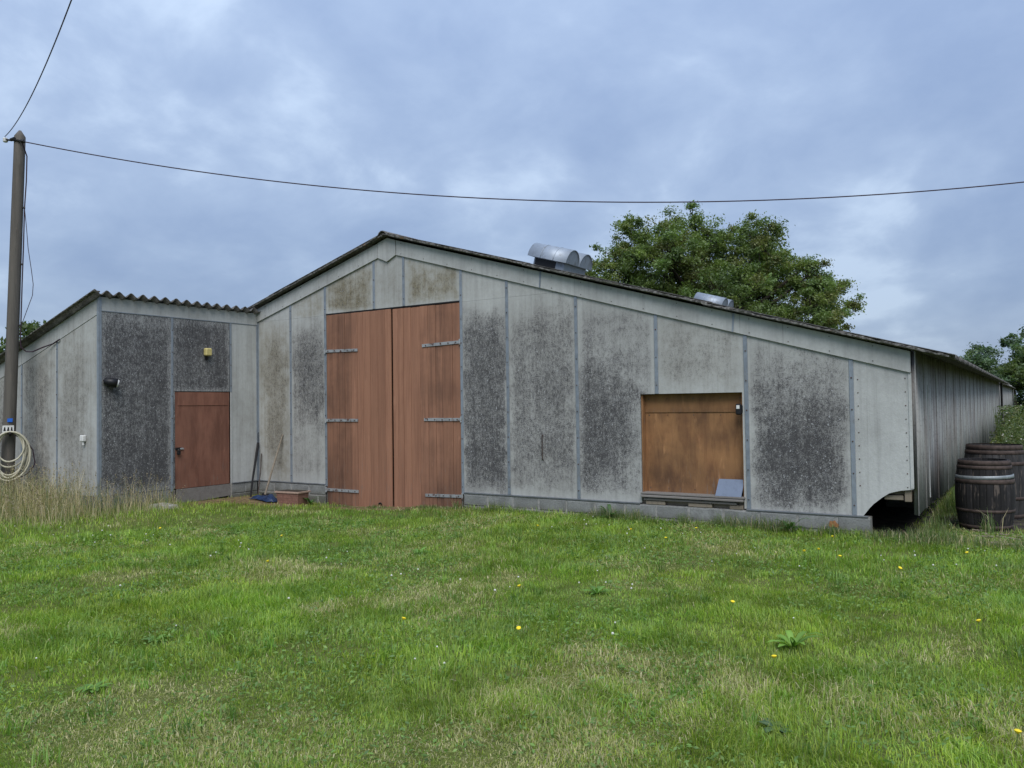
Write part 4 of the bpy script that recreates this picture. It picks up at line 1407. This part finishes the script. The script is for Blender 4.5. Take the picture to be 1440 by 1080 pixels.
# ------------------------------------------------------------------ foliage helpers
def colored_mesh(name, verts, faces, cols, mat, parent=None, loc=None, smooth=False):
    """verts (n,3) world, faces list of arrays (k,3 or k,4), cols (n,3)"""
    off = np.array(root_loc(parent) if parent else (loc or (0, 0, 0)))
    me_ = bpy.data.meshes.new(name)
    nv = len(verts)
    me_.vertices.add(nv)
    me_.vertices.foreach_set('co', (verts - off).astype(np.float32).ravel())
    loops = np.concatenate([f.ravel() for f in faces]).astype(np.int32)
    sizes = np.concatenate([np.full(len(f), f.shape[1], dtype=np.int32) for f in faces])
    starts = np.concatenate([[0], np.cumsum(sizes)[:-1]]).astype(np.int32)
    me_.loops.add(len(loops))
    me_.loops.foreach_set('vertex_index', loops)
    me_.polygons.add(len(sizes))
    me_.polygons.foreach_set('loop_start', starts)
    if smooth:
        me_.polygons.foreach_set('use_smooth', np.ones(len(sizes), dtype=bool))
    ca = me_.color_attributes.new('col', 'FLOAT_COLOR', 'POINT')
    ca.data.foreach_set('color', np.concatenate([cols, np.ones((nv, 1))], 1).astype(np.float32).ravel())
    me_.update(calc_edges=True)
    me_.validate()
    me_.materials.append(mat)
    o = bpy.data.objects.new(name, me_)
    COL.objects.link(o)
    if parent:
        o.parent = parent
    elif loc:
        o.location = loc
    return o


def leaf_quads(cent, size, cols, rng, upbias=0.5):
    """rhombic leaves with a fold, random orientation"""
    n = len(cent)
    a = rng.normal(size=(n, 3)); a /= np.linalg.norm(a, axis=1)[:, None]
    nn = rng.normal(size=(n, 3)); nn[:, 2] += upbias * 2; nn /= np.linalg.norm(nn, axis=1)[:, None]
    u = np.cross(nn, a); u /= np.linalg.norm(u, axis=1)[:, None] + 1e-9
    v = np.cross(nn, u)
    s = size[:, None]
    p = np.stack([cent - u * s, cent + v * s * .45 + nn * s * .12, cent + u * s, cent - v * s * .45 + nn * s * .12], 1).reshape(-1, 3)
    f = np.arange(n * 4).reshape(-1, 4)
    c = np.repeat(cols, 4, axis=0)
    return p, f, c


def make_tree(name, label, base, frame, lobes, trunk_r, leaf, per_clump, seed, greens, clump_gap=0.9, sparse=0.0, group=None):
    """lobes: (lateral, depth, height, radius, fullness) in the tree's own frame; frame = lateral direction angle"""
    rng = np.random.default_rng(seed)
    bz = gz(base[0], base[1])
    t = thing(name, (base[0], base[1], bz), label, 'tree', group)
    ca, sa = math.cos(frame), math.sin(frame)
    L = []
    for la, de, hh, rr_, fu in lobes:
        L.append((np.array([base[0] + la * ca - de * sa, base[1] + la * sa + de * ca, hh]), rr_, fu))
    hmax = max(c[2] for c, _, _ in L)
    fork = bz + (hmax - bz) * .38
    tb = MB()
    tp_ = [(base[0], base[1], bz - .2), (base[0] + .1, base[1], bz + (fork - bz) * .5), (base[0] - .1, base[1] + .1, fork), (base[0] + .1, base[1] + .05, fork + (hmax - fork) * .55)]
    tb.tube(tp_, [trunk_r * 1.25, trunk_r, trunk_r * .8, trunk_r * .3], 10)
    tb.build('trunk', M['bark'], t, smooth=True)
    br = MB()
    cents, ccol = [], []
    for c, rr_, fu in L:
        st_ = Vector((base[0], base[1], fork + (min(c[2], hmax) - fork) * rng.uniform(0, .35)))
        ce = Vector(c)
        mid_ = st_.lerp(ce, .5) + Vector((0, 0, -.08 * (ce - st_).length))
        br.tube([st_, mid_, ce], [trunk_r * .42, trunk_r * .26, trunk_r * .10], 6)
        nc = int(fu * 6.5 * (rr_ / clump_gap) ** 2) + 3
        for k in range(nc):
            d_ = rng.normal(size=3); d_ /= np.linalg.norm(d_)
            q = c + d_ * rr_ * (rng.random() ** .35) * np.array([1, 1, .92])
            cents.append((q, rng.uniform(.45, 1.0) * clump_gap * .62))
            if rng.random() < .55:
                br.tube([ce.lerp(Vector(q), .15), ce.lerp(Vector(q), .6) + Vector((0, 0, -.1)), Vector(q)], [trunk_r * .09, trunk_r * .05, .012], 4, caps=False)
    br.build('branches', M['bark'], t, smooth=True)
    P, Cc, Sz = [], [], []
    greens = np.array(greens)
    for q, r_ in cents:
        n_ = max(4, int(per_clump * rng.uniform(.4, 1.4)))
        d_ = rng.normal(size=(n_, 3))
        d_ *= (r_ * np.array([1, 1, .7]) * .80)
        P.append(q + d_)
        base_c = greens[rng.integers(len(greens))] * rng.uniform(.75, 1.2)
        Cc.append(base_c * rng.uniform(.75, 1.25, size=(n_, 1)))
        Sz.append(leaf * rng.uniform(.6, 1.3, n_))
    P, Cc, Sz = np.concatenate(P), np.concatenate(Cc), np.concatenate(Sz)
    p, f, c = leaf_quads(P, Sz, Cc, rng)
    colored_mesh('crown', p, [f], c, M['leaf'], t)
    return t


OAK = [(.140, .205, .052), (.168, .230, .056), (.125, .188, .054), (.165, .208, .056), (.172, .188, .056), (.138, .212, .062)]
FAR_HAZE = [(.085, .140, .068), (.098, .156, .070), (.078, .128, .070), (.108, .160, .060)]  # bluish cast of distance haze mixed into these greens
k_ = 0.0579
lobes = []
for (a, b, r_, fu, de) in ((905, 335, 36, .55, 0), (885, 318, 22, .4, 1), (948, 308, 20, .4, 1), (975, 302, 18, .45, 0), (940, 335, 26, .5, -1), (862, 352, 24, .5, 1), (832, 372, 16, .4, 2), (815, 385, 14, .4, 0),
                           (875, 385, 40, .9, 0), (930, 375, 55, 1.0, -2), (1000, 375, 55, 1.0, 2), (1010, 340, 36, .8, 0), (1055, 352, 42, .9, -2), (1080, 347, 24, .6, 1), (1095, 378, 44, 1.0, 2),
                           (1132, 390, 32, .7, -1), (1140, 372, 16, .4, 1), (1158, 420, 34, .8, 1), (1180, 412, 16, .4, 0), (1195, 432, 13, .4, -1), (1172, 455, 24, .55, 0), (920, 425, 60, 1, 3), (1000, 435, 65, 1, -3), (1070, 425, 60, 1, 2),
                           (1125, 440, 45, 1, -2), (960, 480, 70, .8, 2), (1060, 490, 70, .8, -1)):
    lobes.append(((a - 1010) * k_, de * 1.2, 11.11 + (400 - b) * k_, r_ * k_, fu))
make_tree('oak_tree', 'large spreading oak rising behind the barn roof', (-11.25, 52.6), -YAW, lobes, (.62), .118, 185, 5, OAK, 0.80)

# tree line beyond the far end of the barn
YW = -YAW


def round_tree(name, label, base, h, w, seed, greens, leaf=.21, group='trees along the far field edge'):
    r_ = random.Random(seed)
    lb = []
    for k in range(13):
        la = r_.uniform(-.40, .40) * w
        hh = h * r_.uniform(.42, .88) * (1 - .25 * abs(la) / (w * .5))
        lb.append((la, r_.uniform(-.35, .35) * w, hh, w * r_.uniform(.14, .24), r_.uniform(.6, 1.0)))
    lb.append((0, 0, h * .88, w * .14, .7))
    return make_tree(name, label, base, YW, lb, (.28), leaf, 80, seed, greens, 1.0, group=group)


round_tree('field_tree', 'thin-crowned haze-tinted tree just above the far roof', (4.2, 108.0), 7.9, 6.6, 31, FAR_HAZE)
round_tree('field_tree', 'tall full tree rising over the far end of the roof', (8.2, 118.0), 10.2, 9.0, 32, FAR_HAZE)
round_tree('field_tree', 'yellower green tree lower down at the picture edge beyond the barn', (10.6, 88.0), 7.2, 7.4, 33, [(.085, .125, .030), (.10, .14, .034), (.07, .11, .03)])
round_tree('field_tree', 'tallest tree cut by the right picture edge', (12.4, 98.0), 11.4, 7.4, 34, FAR_HAZE)
round_tree('field_tree', 'tree further along the field edge to the right', (21.0, 104.0), 12.5, 9.5, 35, FAR_HAZE)
round_tree('field_tree', 'last tree of the line far to the right', (31.0, 100.0), 11.0, 10.0, 36, FAR_HAZE)
round_tree('hedge_tree', 'small green tree showing between pole and lean-to roof', (-47.5, 17.0), 7.9, 5.2, 37, [(.07, .105, .03), (.085, .115, .032)], .2, None)
round_tree('hedge_tree', 'dark tree left of the pole behind the lean-to', (-53.5, 14.0), 8.6, 6.5, 38, [(.055, .085, .028)], .2, None)


def shrub(name, label, base, w, d_, h, n, leaf, greens, seed, flowers=0):
    rng = np.random.default_rng(seed)
    bz = gz(*base)
    t = thing(name, (base[0], base[1], bz), label, 'shrub')
    st_ = MB()
    for k in range(22):
        a, b = rng.uniform(-w, w) * .9, rng.uniform(-d_, d_) * .9
        hh = h * rng.uniform(.6, 1.0)
        st_.tube([(base[0] + a * .6, base[1] + b * .6, bz - .03), (base[0] + a * .85, base[1] + b * .85, bz + hh * .55), (base[0] + a, base[1] + b, bz + hh)], [.012, .009, .004], 5)
    st_.build('stems', M['stem'], t)
    P = rng.uniform(-1, 1, size=(n, 3))
    P[:, 2] = rng.random(n) ** .8
    keep = (P[:, 0] ** 2 + P[:, 1] ** 2 < 1.05 - .55 * P[:, 2] + .5 * (fbm(P[:, 0] * 3 + 9, P[:, 2] * 3 + P[:, 1], 1.0, seed) - .5) * 2)
    P = P[keep]
    P = np.stack([base[0] + P[:, 0] * w, base[1] + P[:, 1] * d_, bz + P[:, 2] * h], 1)
    gs = np.array(greens)
    C_ = gs[rng.integers(len(gs), size=len(P))] * rng.uniform(.7, 1.3, size=(len(P), 1))
    p, f, c = leaf_quads(P, leaf * rng.uniform(.6, 1.4, len(P)), C_, rng, .6)
    colored_mesh('foliage', p, [f], c, M['leaf'], t)
    if flowers:
        fm = MB()
        for k in range(flowers):
            q = P[rng.integers(len(P))] + rng.normal(size=3) * .05
            fm.lathe([(0, -.012), (.02, 0), (.012, .010), (0, .012)], (q[0], q[1], q[2] + .04), 6)
        tag(fm.build('flowers', M['clover'], t), kind='stuff')
    return t


WG = [(.085, .125, .035), (.11, .15, .045), (.07, .11, .035), (.14, .15, .06)]
shrub('weed_shrub', 'tall weedy shrub with white flecks beside the barn wall behind the barrels', (9.6, 12.0), .72, 2.2, 1.05, 6500, .035, WG, 51, 60)
shrub('weed_shrub', 'leafy weed thicket at the far wall foot cut by the picture edge', (9.3, 18.0), .7, 3.5, 1.5, 5500, .045, WG, 52, 30)
shrub('weed_shrub', 'weed clump outside the right picture edge by the barrels', (10.6, 6.0), .8, 1.6, 1.3, 4500, .035, WG, 53, 20)

# hedge closing the field beyond the barn
hedge = thing('field_hedge', (22.0, 92.0, -.2), 'low dark hedge across the field beyond the barn', 'hedge')
rng = np.random.default_rng(61)
nn = 26000
hx = rng.uniform(8.8, 75, nn)
hy = 92 + (hx - 9) * -.05 + rng.normal(0, .9, nn)
htop = 2.3 + 1.4 * fbm(hx, hx * 0 + 3, 4.0, 5, 3)
hz = -.2 + htop * rng.random(nn) ** .75
hc = np.array(FAR_HAZE)[rng.integers(4, size=nn)] * rng.uniform(.7, 1.25, (nn, 1))
p, f, c = leaf_quads(np.stack([hx, hy, hz], 1), rng.uniform(.12, .26, nn), hc, rng)
colored_mesh('foliage', p, [f], c, M['leaf'], hedge)
hst = MB()
for q in np.arange(9.5, 75, 1.4):
    hst.tube([(q, 92 - (q - 9) * .05, -.3), (q + .1, 92 - (q - 9) * .05, 2.2)], [.06, .02], 5)
hst.build('stems', M['bark'], hedge)

# ------------------------------------------------------------------ lawn
CAMX, CAMY = CAM_LOC[0], CAM_LOC[1]


def blocked(x, y, pad=0.0):
    b = (y > -0.03 - pad) & (x > XL) & (x < 7.88 + pad)
    b |= (y > 0.15) & (x > XL) & (x < 8.15)
    b |= (x < AX + .03 + pad) & (y > AY - .03 - pad) & (x > AL - .2) & (y < 0)
    return b


def blade_mesh(name, X, Y, H, Wd, lean, ang_, cols, parent=None, curl=0.5, z_off=-0.01, mat=None, label=None):
    """curved blades: 5 points each (two at foot, two at mid, one tip)"""
    n = len(X)
    Z = gh(X, Y) + z_off
    dx, dy = np.cos(ang_), np.sin(ang_)
    # width direction: mostly random so that blades face every way
    wa = ang_ + np.pi / 2 + RNG.normal(0, .6, n)
    wx, wy = np.cos(wa) * Wd / 2, np.sin(wa) * Wd / 2
    l1, l2 = lean * (1 - curl) * .5, lean
    mx, my, mz = X + dx * H * l1, Y + dy * H * l1, Z + H * .58 * np.sqrt(np.maximum(1 - (l1 * .8) ** 2, .1))
    tx, ty, tz = X + dx * H * l2, Y + dy * H * l2, Z + H * np.sqrt(np.maximum(1 - np.minimum(l2, .97) ** 2, .04))
    V = np.stack([np.stack([X - wx, Y - wy, Z], 1), np.stack([X + wx, Y + wy, Z], 1),
                  np.stack([mx - wx * .8, my - wy * .8, mz], 1), np.stack([mx + wx * .8, my + wy * .8, mz], 1),
                  np.stack([tx, ty, tz], 1)], 1).reshape(-1, 3)
    b0 = np.arange(n) * 5
    q4 = np.stack([b0, b0 + 1, b0 + 3, b0 + 2], 1)
    q3 = np.stack([b0 + 2, b0 + 3, b0 + 4], 1)
    return colored_mesh(name, V, [q4, q3], np.repeat(cols, 5, axis=0), mat or M['grass'], parent)


# sample positions, denser towards the camera and inside the view
def sample(n, r0, r1, half_deg, centre=YAW):
    u = RNG.random(n)
    r = np.sqrt(r0 ** 2 + u * (r1 ** 2 - r0 ** 2))
    a = centre + RNG.uniform(-1, 1, n) * math.radians(half_deg)
    return CAMX + np.sin(a) * r, CAMY + np.cos(a) * r


XX, YY, BS = [], [], []
for n, r0, r1, hd, bs in ((150000, 2.6, 5.0, 44, .85), (150000, 5.0, 8.0, 42, 1.0), (160000, 8.0, 12.5, 41, 1.25), (55000, 12.5, 18.0, 41, 1.6),
                          (26000, 2.0, 9.0, 85, 1.5), (16000, 9.0, 24.0, 75, 2.4)):
    a, b = sample(n, r0, r1, hd)
    XX.append(a); YY.append(b); BS.append(np.full(n, bs))
XX, YY, BS = np.concatenate(XX), np.concatenate(YY), np.concatenate(BS)
ok = ~blocked(XX, YY)
ok &= RNG.random(len(XX)) > np.clip(dirt_at(XX, YY) * 1.5 - .25, 0, .96)
ok &= RNG.random(len(XX)) > np.clip(dark_at(XX, YY) * 1.5 - .2, 0, .97)
ok &= (np.hypot(XX - 9.065, YY - 1.45) > .36) & (np.hypot(XX - 9.21, YY - 2.72) > .4)
XX, YY, BS = XX[ok], YY[ok], BS[ok]
lush = .6 * fbm(XX + 40, YY + 40, 1.6, 41, 3) + .4 * fbm(XX + 41, YY + 42, .42, 43, 3)
dry = fbm(XX + 80, YY + 20, 1.15, 57, 4)
thin = fbm(XX + 10, YY + 70, .55, 77, 3)
wall = np.exp(-np.maximum(-YY, 0) / .55) * ((XX > 1.3) & (XX < 8.2)) + np.exp(-np.maximum(XX - AX, 0) / .8) * ((YY < -1.9) & (YY > -3.6))
wall = np.clip(wall, 0, 1)
# mown strip: drier towards the camera
dnear = np.clip(1 - np.hypot(XX - CAMX, YY - CAMY) / 9.5, 0, 1)
pd = np.clip((dry - .50) * 4.2 + dnear * .26 - wall * .5 - (lush - .5) * 1.0 + .06, 0.03, .80)
# bare worn spots
bare = thin < .32
ok = ~(bare & (RNG.random(len(XX)) < .55))
XX, YY, BS, lush, pd, wall, dry = (q[ok] for q in (XX, YY, BS, lush, pd, wall, dry))
n = len(XX)
H = (.030 + .060 * np.clip((lush - .34) * 2.6, 0, 1)) * RNG.uniform(.55, 1.45, n) + wall * RNG.uniform(0, .11, n)
H *= .8 + .2 * BS
isdry = RNG.random(n) < pd
GREEN = np.array([(.260, .375, .034), (.325, .430, .048), (.200, .330, .038), (.345, .440, .046), (.275, .395, .066), (.210, .340, .032)])
STRAW = np.array([(.60, .54, .28), (.50, .46, .21), (.66, .60, .36), (.44, .43, .16), (.38, .42, .11), (.33, .39, .10)])
cols = GREEN[RNG.integers(len(GREEN), size=n)] * RNG.uniform(.7, 1.25, (n, 1))
tint = (fbm(XX + 5, YY + 5, 2.6, 91, 3) - .5)[:, None]
cols = cols * (1 + tint * np.array([.55, .25, .0]))
lushc = np.clip((lush - .55) * 3, 0, 1)[:, None]
cols = cols * (1 - lushc * np.array([.22, .06, .05]))
cols = cols * (.58 + .84 * fbm(XX + 15, YY + 25, .38, 191, 3))[:, None]
cols[isdry] = STRAW[RNG.integers(len(STRAW), size=int(isdry.sum()))] * RNG.uniform(.65, 1.15, (int(isdry.sum()), 1))
lean = np.clip(RNG.normal(.55, .28, n), .02, .96)
lean[isdry] = np.clip(lean[isdry] + .22, 0, .97)
# tussocks lean together a little
dirf = fbm(XX + 33, YY + 3, .45, 15, 2) * 4 * np.pi + RNG.normal(0, 1.2, n)
Wd = BS * RNG.uniform(.0028, .0068, n)
lawn = blade_mesh('lawn_grass', XX, YY, H, Wd, lean, dirf, cols)
tag(lawn, 'short patchy green lawn with straw-coloured blades', 'grass', kind='stuff')

# coarser tufts standing out of the mown grass
tx, ty = sample(1500, 2.8, 13.5, 42)
tk = ~blocked(tx, ty, .05) & (dirt_at(tx, ty) < .2) & (dark_at(tx, ty) < .3) & (fbm(tx + 21, ty + 61, 1.4, 207, 3) > .44)
tx, ty = tx[tk], ty[tk]
nb = 22
n = len(tx) * nb
sp = np.repeat(RNG.uniform(.02, .07, len(tx)), nb)
hx_ = np.repeat(RNG.uniform(.055, .125, len(tx)), nb)
X = np.repeat(tx, nb) + RNG.normal(0, 1, n) * sp
Y = np.repeat(ty, nb) + RNG.normal(0, 1, n) * sp
cb = GREEN[RNG.integers(len(GREEN), size=len(tx))] * RNG.uniform(.5, 1.05, (len(tx), 1)) * np.array([.82, 1.0, 1.0])
cc_ = np.repeat(cb, nb, axis=0) * RNG.uniform(.8, 1.2, (n, 1))
tl = blade_mesh('grass_tufts', X, Y, hx_ * RNG.uniform(.6, 1.2, n), RNG.uniform(.0045, .0095, n), np.clip(RNG.normal(.5, .25, n), .05, .95), RNG.uniform(0, 2 * np.pi, n), cc_)
tag(tl, 'coarser bright green tufts standing out of the lawn', 'grass', kind='stuff')

# low broad leaves (clover, plantain, dandelion leaves) between the blades
lx, ly = sample(70000, 2.8, 12.5, 42)
okl = ~blocked(lx, ly) & (fbm(lx + 7, ly + 9, .8, 123, 3) > .50) & (dirt_at(lx, ly) < .3) & (dark_at(lx, ly) < .3)
lx, ly = lx[okl], ly[okl]
n = len(lx)
lp_ = np.stack([lx, ly, gh(lx, ly) + RNG.uniform(.012, .055, n)], 1)
lc = np.array([(.135, .245, .045), (.165, .285, .055), (.115, .210, .048), (.195, .305, .060)])[RNG.integers(4, size=n)] * RNG.uniform(.75, 1.25, (n, 1))
p, f, c = leaf_quads(lp_, RNG.uniform(.007, .020, n) * (0.8 + .05 * np.hypot(lx - CAMX, ly - CAMY)), lc, RNG, 1.0)
cl_ = colored_mesh('clover_leaves', p, [f], c, M['leaf'])
tag(cl_, 'small round clover and weed leaves low in the lawn', 'ground cover', kind='stuff')


# tall dry grass by the pole and the lean-to corner
def tall_patch(name, label, poly_fn, n, hrange, dryf, seed, wmul=1.0, seedheads=0.5):
    global RNG
    rng = np.random.default_rng(seed)
    X, Y, D = poly_fn(rng, n)
    okk = ~blocked(X, Y, .02)
    X, Y, D = X[okk], Y[okk], D[okk]
    n = len(X)
    Hh = rng.uniform(hrange[0], hrange[1], n) * D
    isd = rng.random(n) < dryf
    S_ = np.array([(.60, .50, .30), (.68, .58, .38), (.52, .42, .24), (.42, .36, .20)])
    Gn = np.array([(.115, .185, .04), (.145, .21, .05), (.095, .16, .04), (.18, .22, .07)])
    cc = np.where(isd[:, None], S_[rng.integers(4, size=n)], Gn[rng.integers(4, size=n)]) * rng.uniform(.7, 1.2, (n, 1))
    ln = np.clip(rng.normal(.38, .2, n), .03, .9)
    an = rng.uniform(0, 2 * np.pi, n)
    wd = rng.uniform(.003, .0075, n) * wmul
    o = blade_mesh(name, X, Y, Hh, wd, ln, an, cc)
    tag(o, label, 'grass', kind='stuff')
    # seed heads: slim tufts at the tips of some stems
    sel = np.where(isd & (rng.random(n) < seedheads) & (Hh > .3))[0]
    if len(sel):
        tipx = X[sel] + np.cos(an[sel]) * Hh[sel] * ln[sel]
        tipy = Y[sel] + np.sin(an[sel]) * Hh[sel] * ln[sel]
        tipz = gh(X[sel], Y[sel]) - .01 + Hh[sel] * np.sqrt(np.maximum(1 - ln[sel] ** 2, .04))
        P, Cq, Sq = [], [], []
        hc = np.array([(.40, .33, .20), (.30, .24, .15), (.34, .27, .19)])
        for k in range(5):
            tt = k * .020
            P.append(np.stack([tipx - np.cos(an[sel]) * tt * ln[sel], tipy - np.sin(an[sel]) * tt * ln[sel], tipz - tt], 1) + rng.normal(0, .006, (len(sel), 3)))
            Cq.append(hc[rng.integers(3, size=len(sel))] * rng.uniform(.6, 1.2, (len(sel), 1)))
            Sq.append(rng.uniform(.010, .020, len(sel)) * wmul)
        p, f, c = leaf_quads(np.concatenate(P), np.concatenate(Sq), np.concatenate(Cq), rng, -.2)
        tag(colored_mesh(name.replace('grass', 'seed_heads') if 'grass' in name else name + '_seed_heads', p, [f], c, M['grass']), 'pale seed heads above the tall dry grass by the pole', 'grass', kind='stuff')


def left_patch(rng, n):
    X = rng.uniform(-9.5, -2.0, n)
    Y = rng.uniform(-5.8, -2.3, n)
    # tallest along the wall, thinning towards the lawn
    d_front = np.clip((Y + 5.75) / 1.3, 0, 1)
    d_right = np.clip((-2.35 - X) / 1.6, 0, 1) ** .7
    nse = fbm(X + 20, Y + 20, .6, 5, 3)
    D = np.clip(d_front * d_right * (.5 + nse), 0, 1.15)
    k = (D > .16) & (rng.random(n) < D + .15)
    return X[k], Y[k], D[k]


tall_patch('tall_dry_grass', 'tall dry straw-coloured grass growing along the lean-to by the pole', left_patch, 15000, (.26, .80), .70, 71, 1.0, .55)


def right_patch(rng, n):
    X = rng.uniform(8.1, 9.0, n); Y = rng.uniform(-.1, 14, n)
    D = np.clip(1 - np.abs(X - 8.5) / .45, 0, 1) * (.6 + .6 * fbm(X + 3, Y + 3, .5, 8, 2))
    D *= np.where(dark_at(X, Y) > .45, .35, 1.0)
    k = (D > .1) & (np.hypot(X - 9.065, Y - 1.45) > .42) & (np.hypot(X - 9.21, Y - 2.72) > .47) & ((X > 8.42) | (Y < .25))
    return X[k], Y[k], D[k]


tall_patch('side_grass', 'long green grass along the foot of the corrugated side wall', right_patch, 9000, (.12, .40), .04, 72, 1.1, 0)


def front_patch(rng, n):
    X = rng.uniform(7.8, 10.6, n); Y = rng.uniform(-.75, .35, n)
    D = np.exp(-((Y + .22) / .32) ** 2) * (.5 + .7 * fbm(X + 3, Y + 3, .4, 18, 2))
    k = D > .2
    return X[k], Y[k], D[k]


tall_patch('corner_grass', 'longer yellow-green grass before the broken barn corner and barrels', front_patch, 4200, (.12, .30), .22, 73, 1.0, 0)


def plinth_patch(rng, n):
    X = rng.uniform(-1.9, 7.9, n); Y = rng.uniform(-.28, -.03, n)
    cl2 = np.clip((fbm(X + 13, Y * 0 + 3, .55, 28, 3) - .42) * 4, .22, 1)
    cl2 = np.where(X < 1.4, cl2 * .35, cl2)
    return X, Y, cl2


tall_patch('plinth_grass', 'tufts of longer green grass against the block plinth', plinth_patch, 8000, (.08, .27), .10, 74, 1.0, 0)


def barrel_tuft(rng, n):
    X = rng.normal(9.13, .07, n); Y = rng.normal(.82, .06, n)
    return X, Y, rng.uniform(.4, 1, n)


tall_patch('barrel_tuft', 'tall green grass tuft in front of the black barrel', barrel_tuft, 46, (.25, .52), .1, 75, 1.6, 0)


# rosettes of broad leaves
def rosette(loc, label, n, L, Wl, seed, col, lift=.5, group=None):
    rng = np.random.default_rng(seed)
    z = gz(*loc)
    t = thing('broadleaf_weed', (loc[0], loc[1], z), label, 'weed', group)
    V, Q, Cc = [], [], []
    for k in range(n):
        a = 2 * math.pi * k / n + rng.uniform(-.3, .3)
        l_ = L * rng.uniform(.6, 1.1); w_ = Wl * rng.uniform(.7, 1.2); li = lift * rng.uniform(.4, 1.3)
        dx, dy = math.cos(a), math.sin(a)
        px_, py_ = -dy, dx
        b0 = len(V)
        cc = np.array(col) * rng.uniform(.75, 1.25)
        prof = ((0, .12), (.25, .75), (.5, 1.0), (.75, .8), (1.0, .06))
        for t_, wf in prof:
            r_ = l_ * t_
            h_ = l_ * li * (t_ - .62 * t_ ** 2.2)
            for s_ in (-1, 0, 1):
                V.append((loc[0] + dx * r_ + px_ * s_ * w_ * wf / 2, loc[1] + dy * r_ + py_ * s_ * w_ * wf / 2, z + .01 + h_ + (abs(s_) * .12 * w_ * wf)))
                Cc.append(cc * (1.18 if s_ == 0 else 1.0))
        for i in range(4):
            for j in range(2):
                q = b0 + i * 3 + j
                Q.append((q, q + 1, q + 4, q + 3))
    colored_mesh('leaves', np.array(V), [np.array(Q)], np.array(Cc), M['leaf'], t, smooth=True)
    return t


GR = (.14, .27, .05)
rosette((8.16, -5.30), 'bright broad-leaved dock plant in the lawn below the hatch', 13, .20, .05, 1, (.17, .31, .045), 1.1)
rosette((8.42, -6.74), 'low bluish broad-leaved weed near the bottom right of the lawn', 8, .12, .045, 2, (.09, .16, .065), .35)
rosette((4.74, -8.30), 'dandelion rosette in the lower left lawn', 11, .13, .032, 3, GR, .5)
rosette((4.13, -7.48), 'small leafy weed left of the dandelion rosette', 9, .12, .035, 4, GR, .6)
rosette((6.26, -4.52), 'leafy dock clump in the middle of the lawn', 12, .15, .045, 5, GR, .9)
rosette((-1.93, -.30), 'dark green weed tuft growing beside the planter', 12, .20, .05, 6, (.06, .13, .03), 1.3)
rosette((3.55, -3.75), 'weed tuft among the white clover in front of the doors', 12, .17, .04, 7, GR, .8)
rosette((6.9, -.16), 'dark weed growing against the plinth under the hatch', 12, .26, .05, 8, (.055, .12, .03), 1.5)
rosette((4.3, -.18), 'weed sprouting from the plinth beside the hatch', 11, .24, .045, 9, (.055, .11, .03), 1.6)

# yellow dandelions, one by one
DAND = [(8.59, -3.29), (9.22, -4.21), (8.16, -5.82), (9.48, -6.4), (5.6, -6.43), (6.42, -6.12), (5.68, -4.94), (-0.49, -4.4), (1.43, -3.95), (2.63, -5.19), (4.03, -1.86), (5.28, -1.64),
        (5.88, -1.96), (7.5, -2.06), (7.61, -1.87), (7.89, -2.2), (7.54, -0.78), (8.98, -1.16), (5.93, -1.05), (7.51, -4.59)]
hm_ = MB().lathe([(0, -.012), (.008, -.010), (.019, .002), (.021, .006), (.014, .011), (0, .013)], (0, 0, 0), 10).mesh('flower_head')
hm_.materials.append(M['petal'])
dr = random.Random(2)
DLAB = {(9.48, -6.4): 'yellow dandelion in the bottom right corner of the lawn', (8.59, -3.29): 'yellow dandelion on a tall thin stem in the right lawn',
        (8.16, -5.82): 'yellow dandelion just below the bright dock plant', (-0.49, -4.4): 'yellow dandelion nearest the tall dry grass on the left',
        (7.54, -0.78): 'yellow dandelion close to the plinth near the broken corner', (8.98, -1.16): 'yellow dandelion in front of the black barrel'}
for a, b in DAND:
    z = gz(a, b)
    hh = dr.uniform(.07, .12) if not (a == 8.59) else .24
    t = thing('dandelion', (a, b, z), DLAB.get((a, b), 'yellow dandelion flower standing in the lawn among others'), 'flower', 'yellow dandelions scattered over the lawn')
    MB().tube([(a, b, z), (a + .004, b, z + hh * .6), (a + .008, b + .003, z + hh)], .0022, 5).build('stem', M['stem'], t)
    o = piece('flower_head', hm_, t, (a + .008, b + .003, z + hh + .008), (dr.uniform(-.4, .4), dr.uniform(-.4, .4), dr.uniform(0, 6)), (.85,) * 3)

# white clover heads and daisies, many and tiny
wm = MB()
wx, wy = sample(3200, 3.2, 14.0, 42)
pat = fbm(wx + 60, wy + 31, 1.3, 333, 3)
bandL = np.exp(-((wy + 4.8 - .12 * (wx - 1)) / .55) ** 2) * (wx < 3.6)
bandM = np.exp(-((wx - 4.9) / .8) ** 2 - ((wy + 4.9) / .5) ** 2)
bandR = np.exp(-((wy + 1.3) / .9) ** 2) * (wx > 4.5) * .55
pk = np.clip(bandL * .45 + bandM * .5 + bandR * .45 + (pat > .64) * .12 + .004, 0, 1)
okw = (RNG.random(len(wx)) < pk * .62) & ~blocked(wx, wy, .1) & (dirt_at(wx, wy) < .3)
for a, b in zip(wx[okw], wy[okw]):
    z = gz(a, b)
    hh = dr.uniform(.045, .085)
    r_ = dr.uniform(.006, .0115)
    wm.lathe([(0, -r_), (r_ * .8, -r_ * .55), (r_, 0), (r_ * .7, r_ * .65), (0, r_ * .9)], (a, b, z + hh), 6)
    wm.tube([(a, b, z), (a, b, z + hh - r_)], .0012, 3, caps=False, mi=1)
tag(wm.build('clover_flowers', [M['clover'], M['stem']]), 'tiny white clover heads dotted through the lawn', 'flowers', kind='stuff')
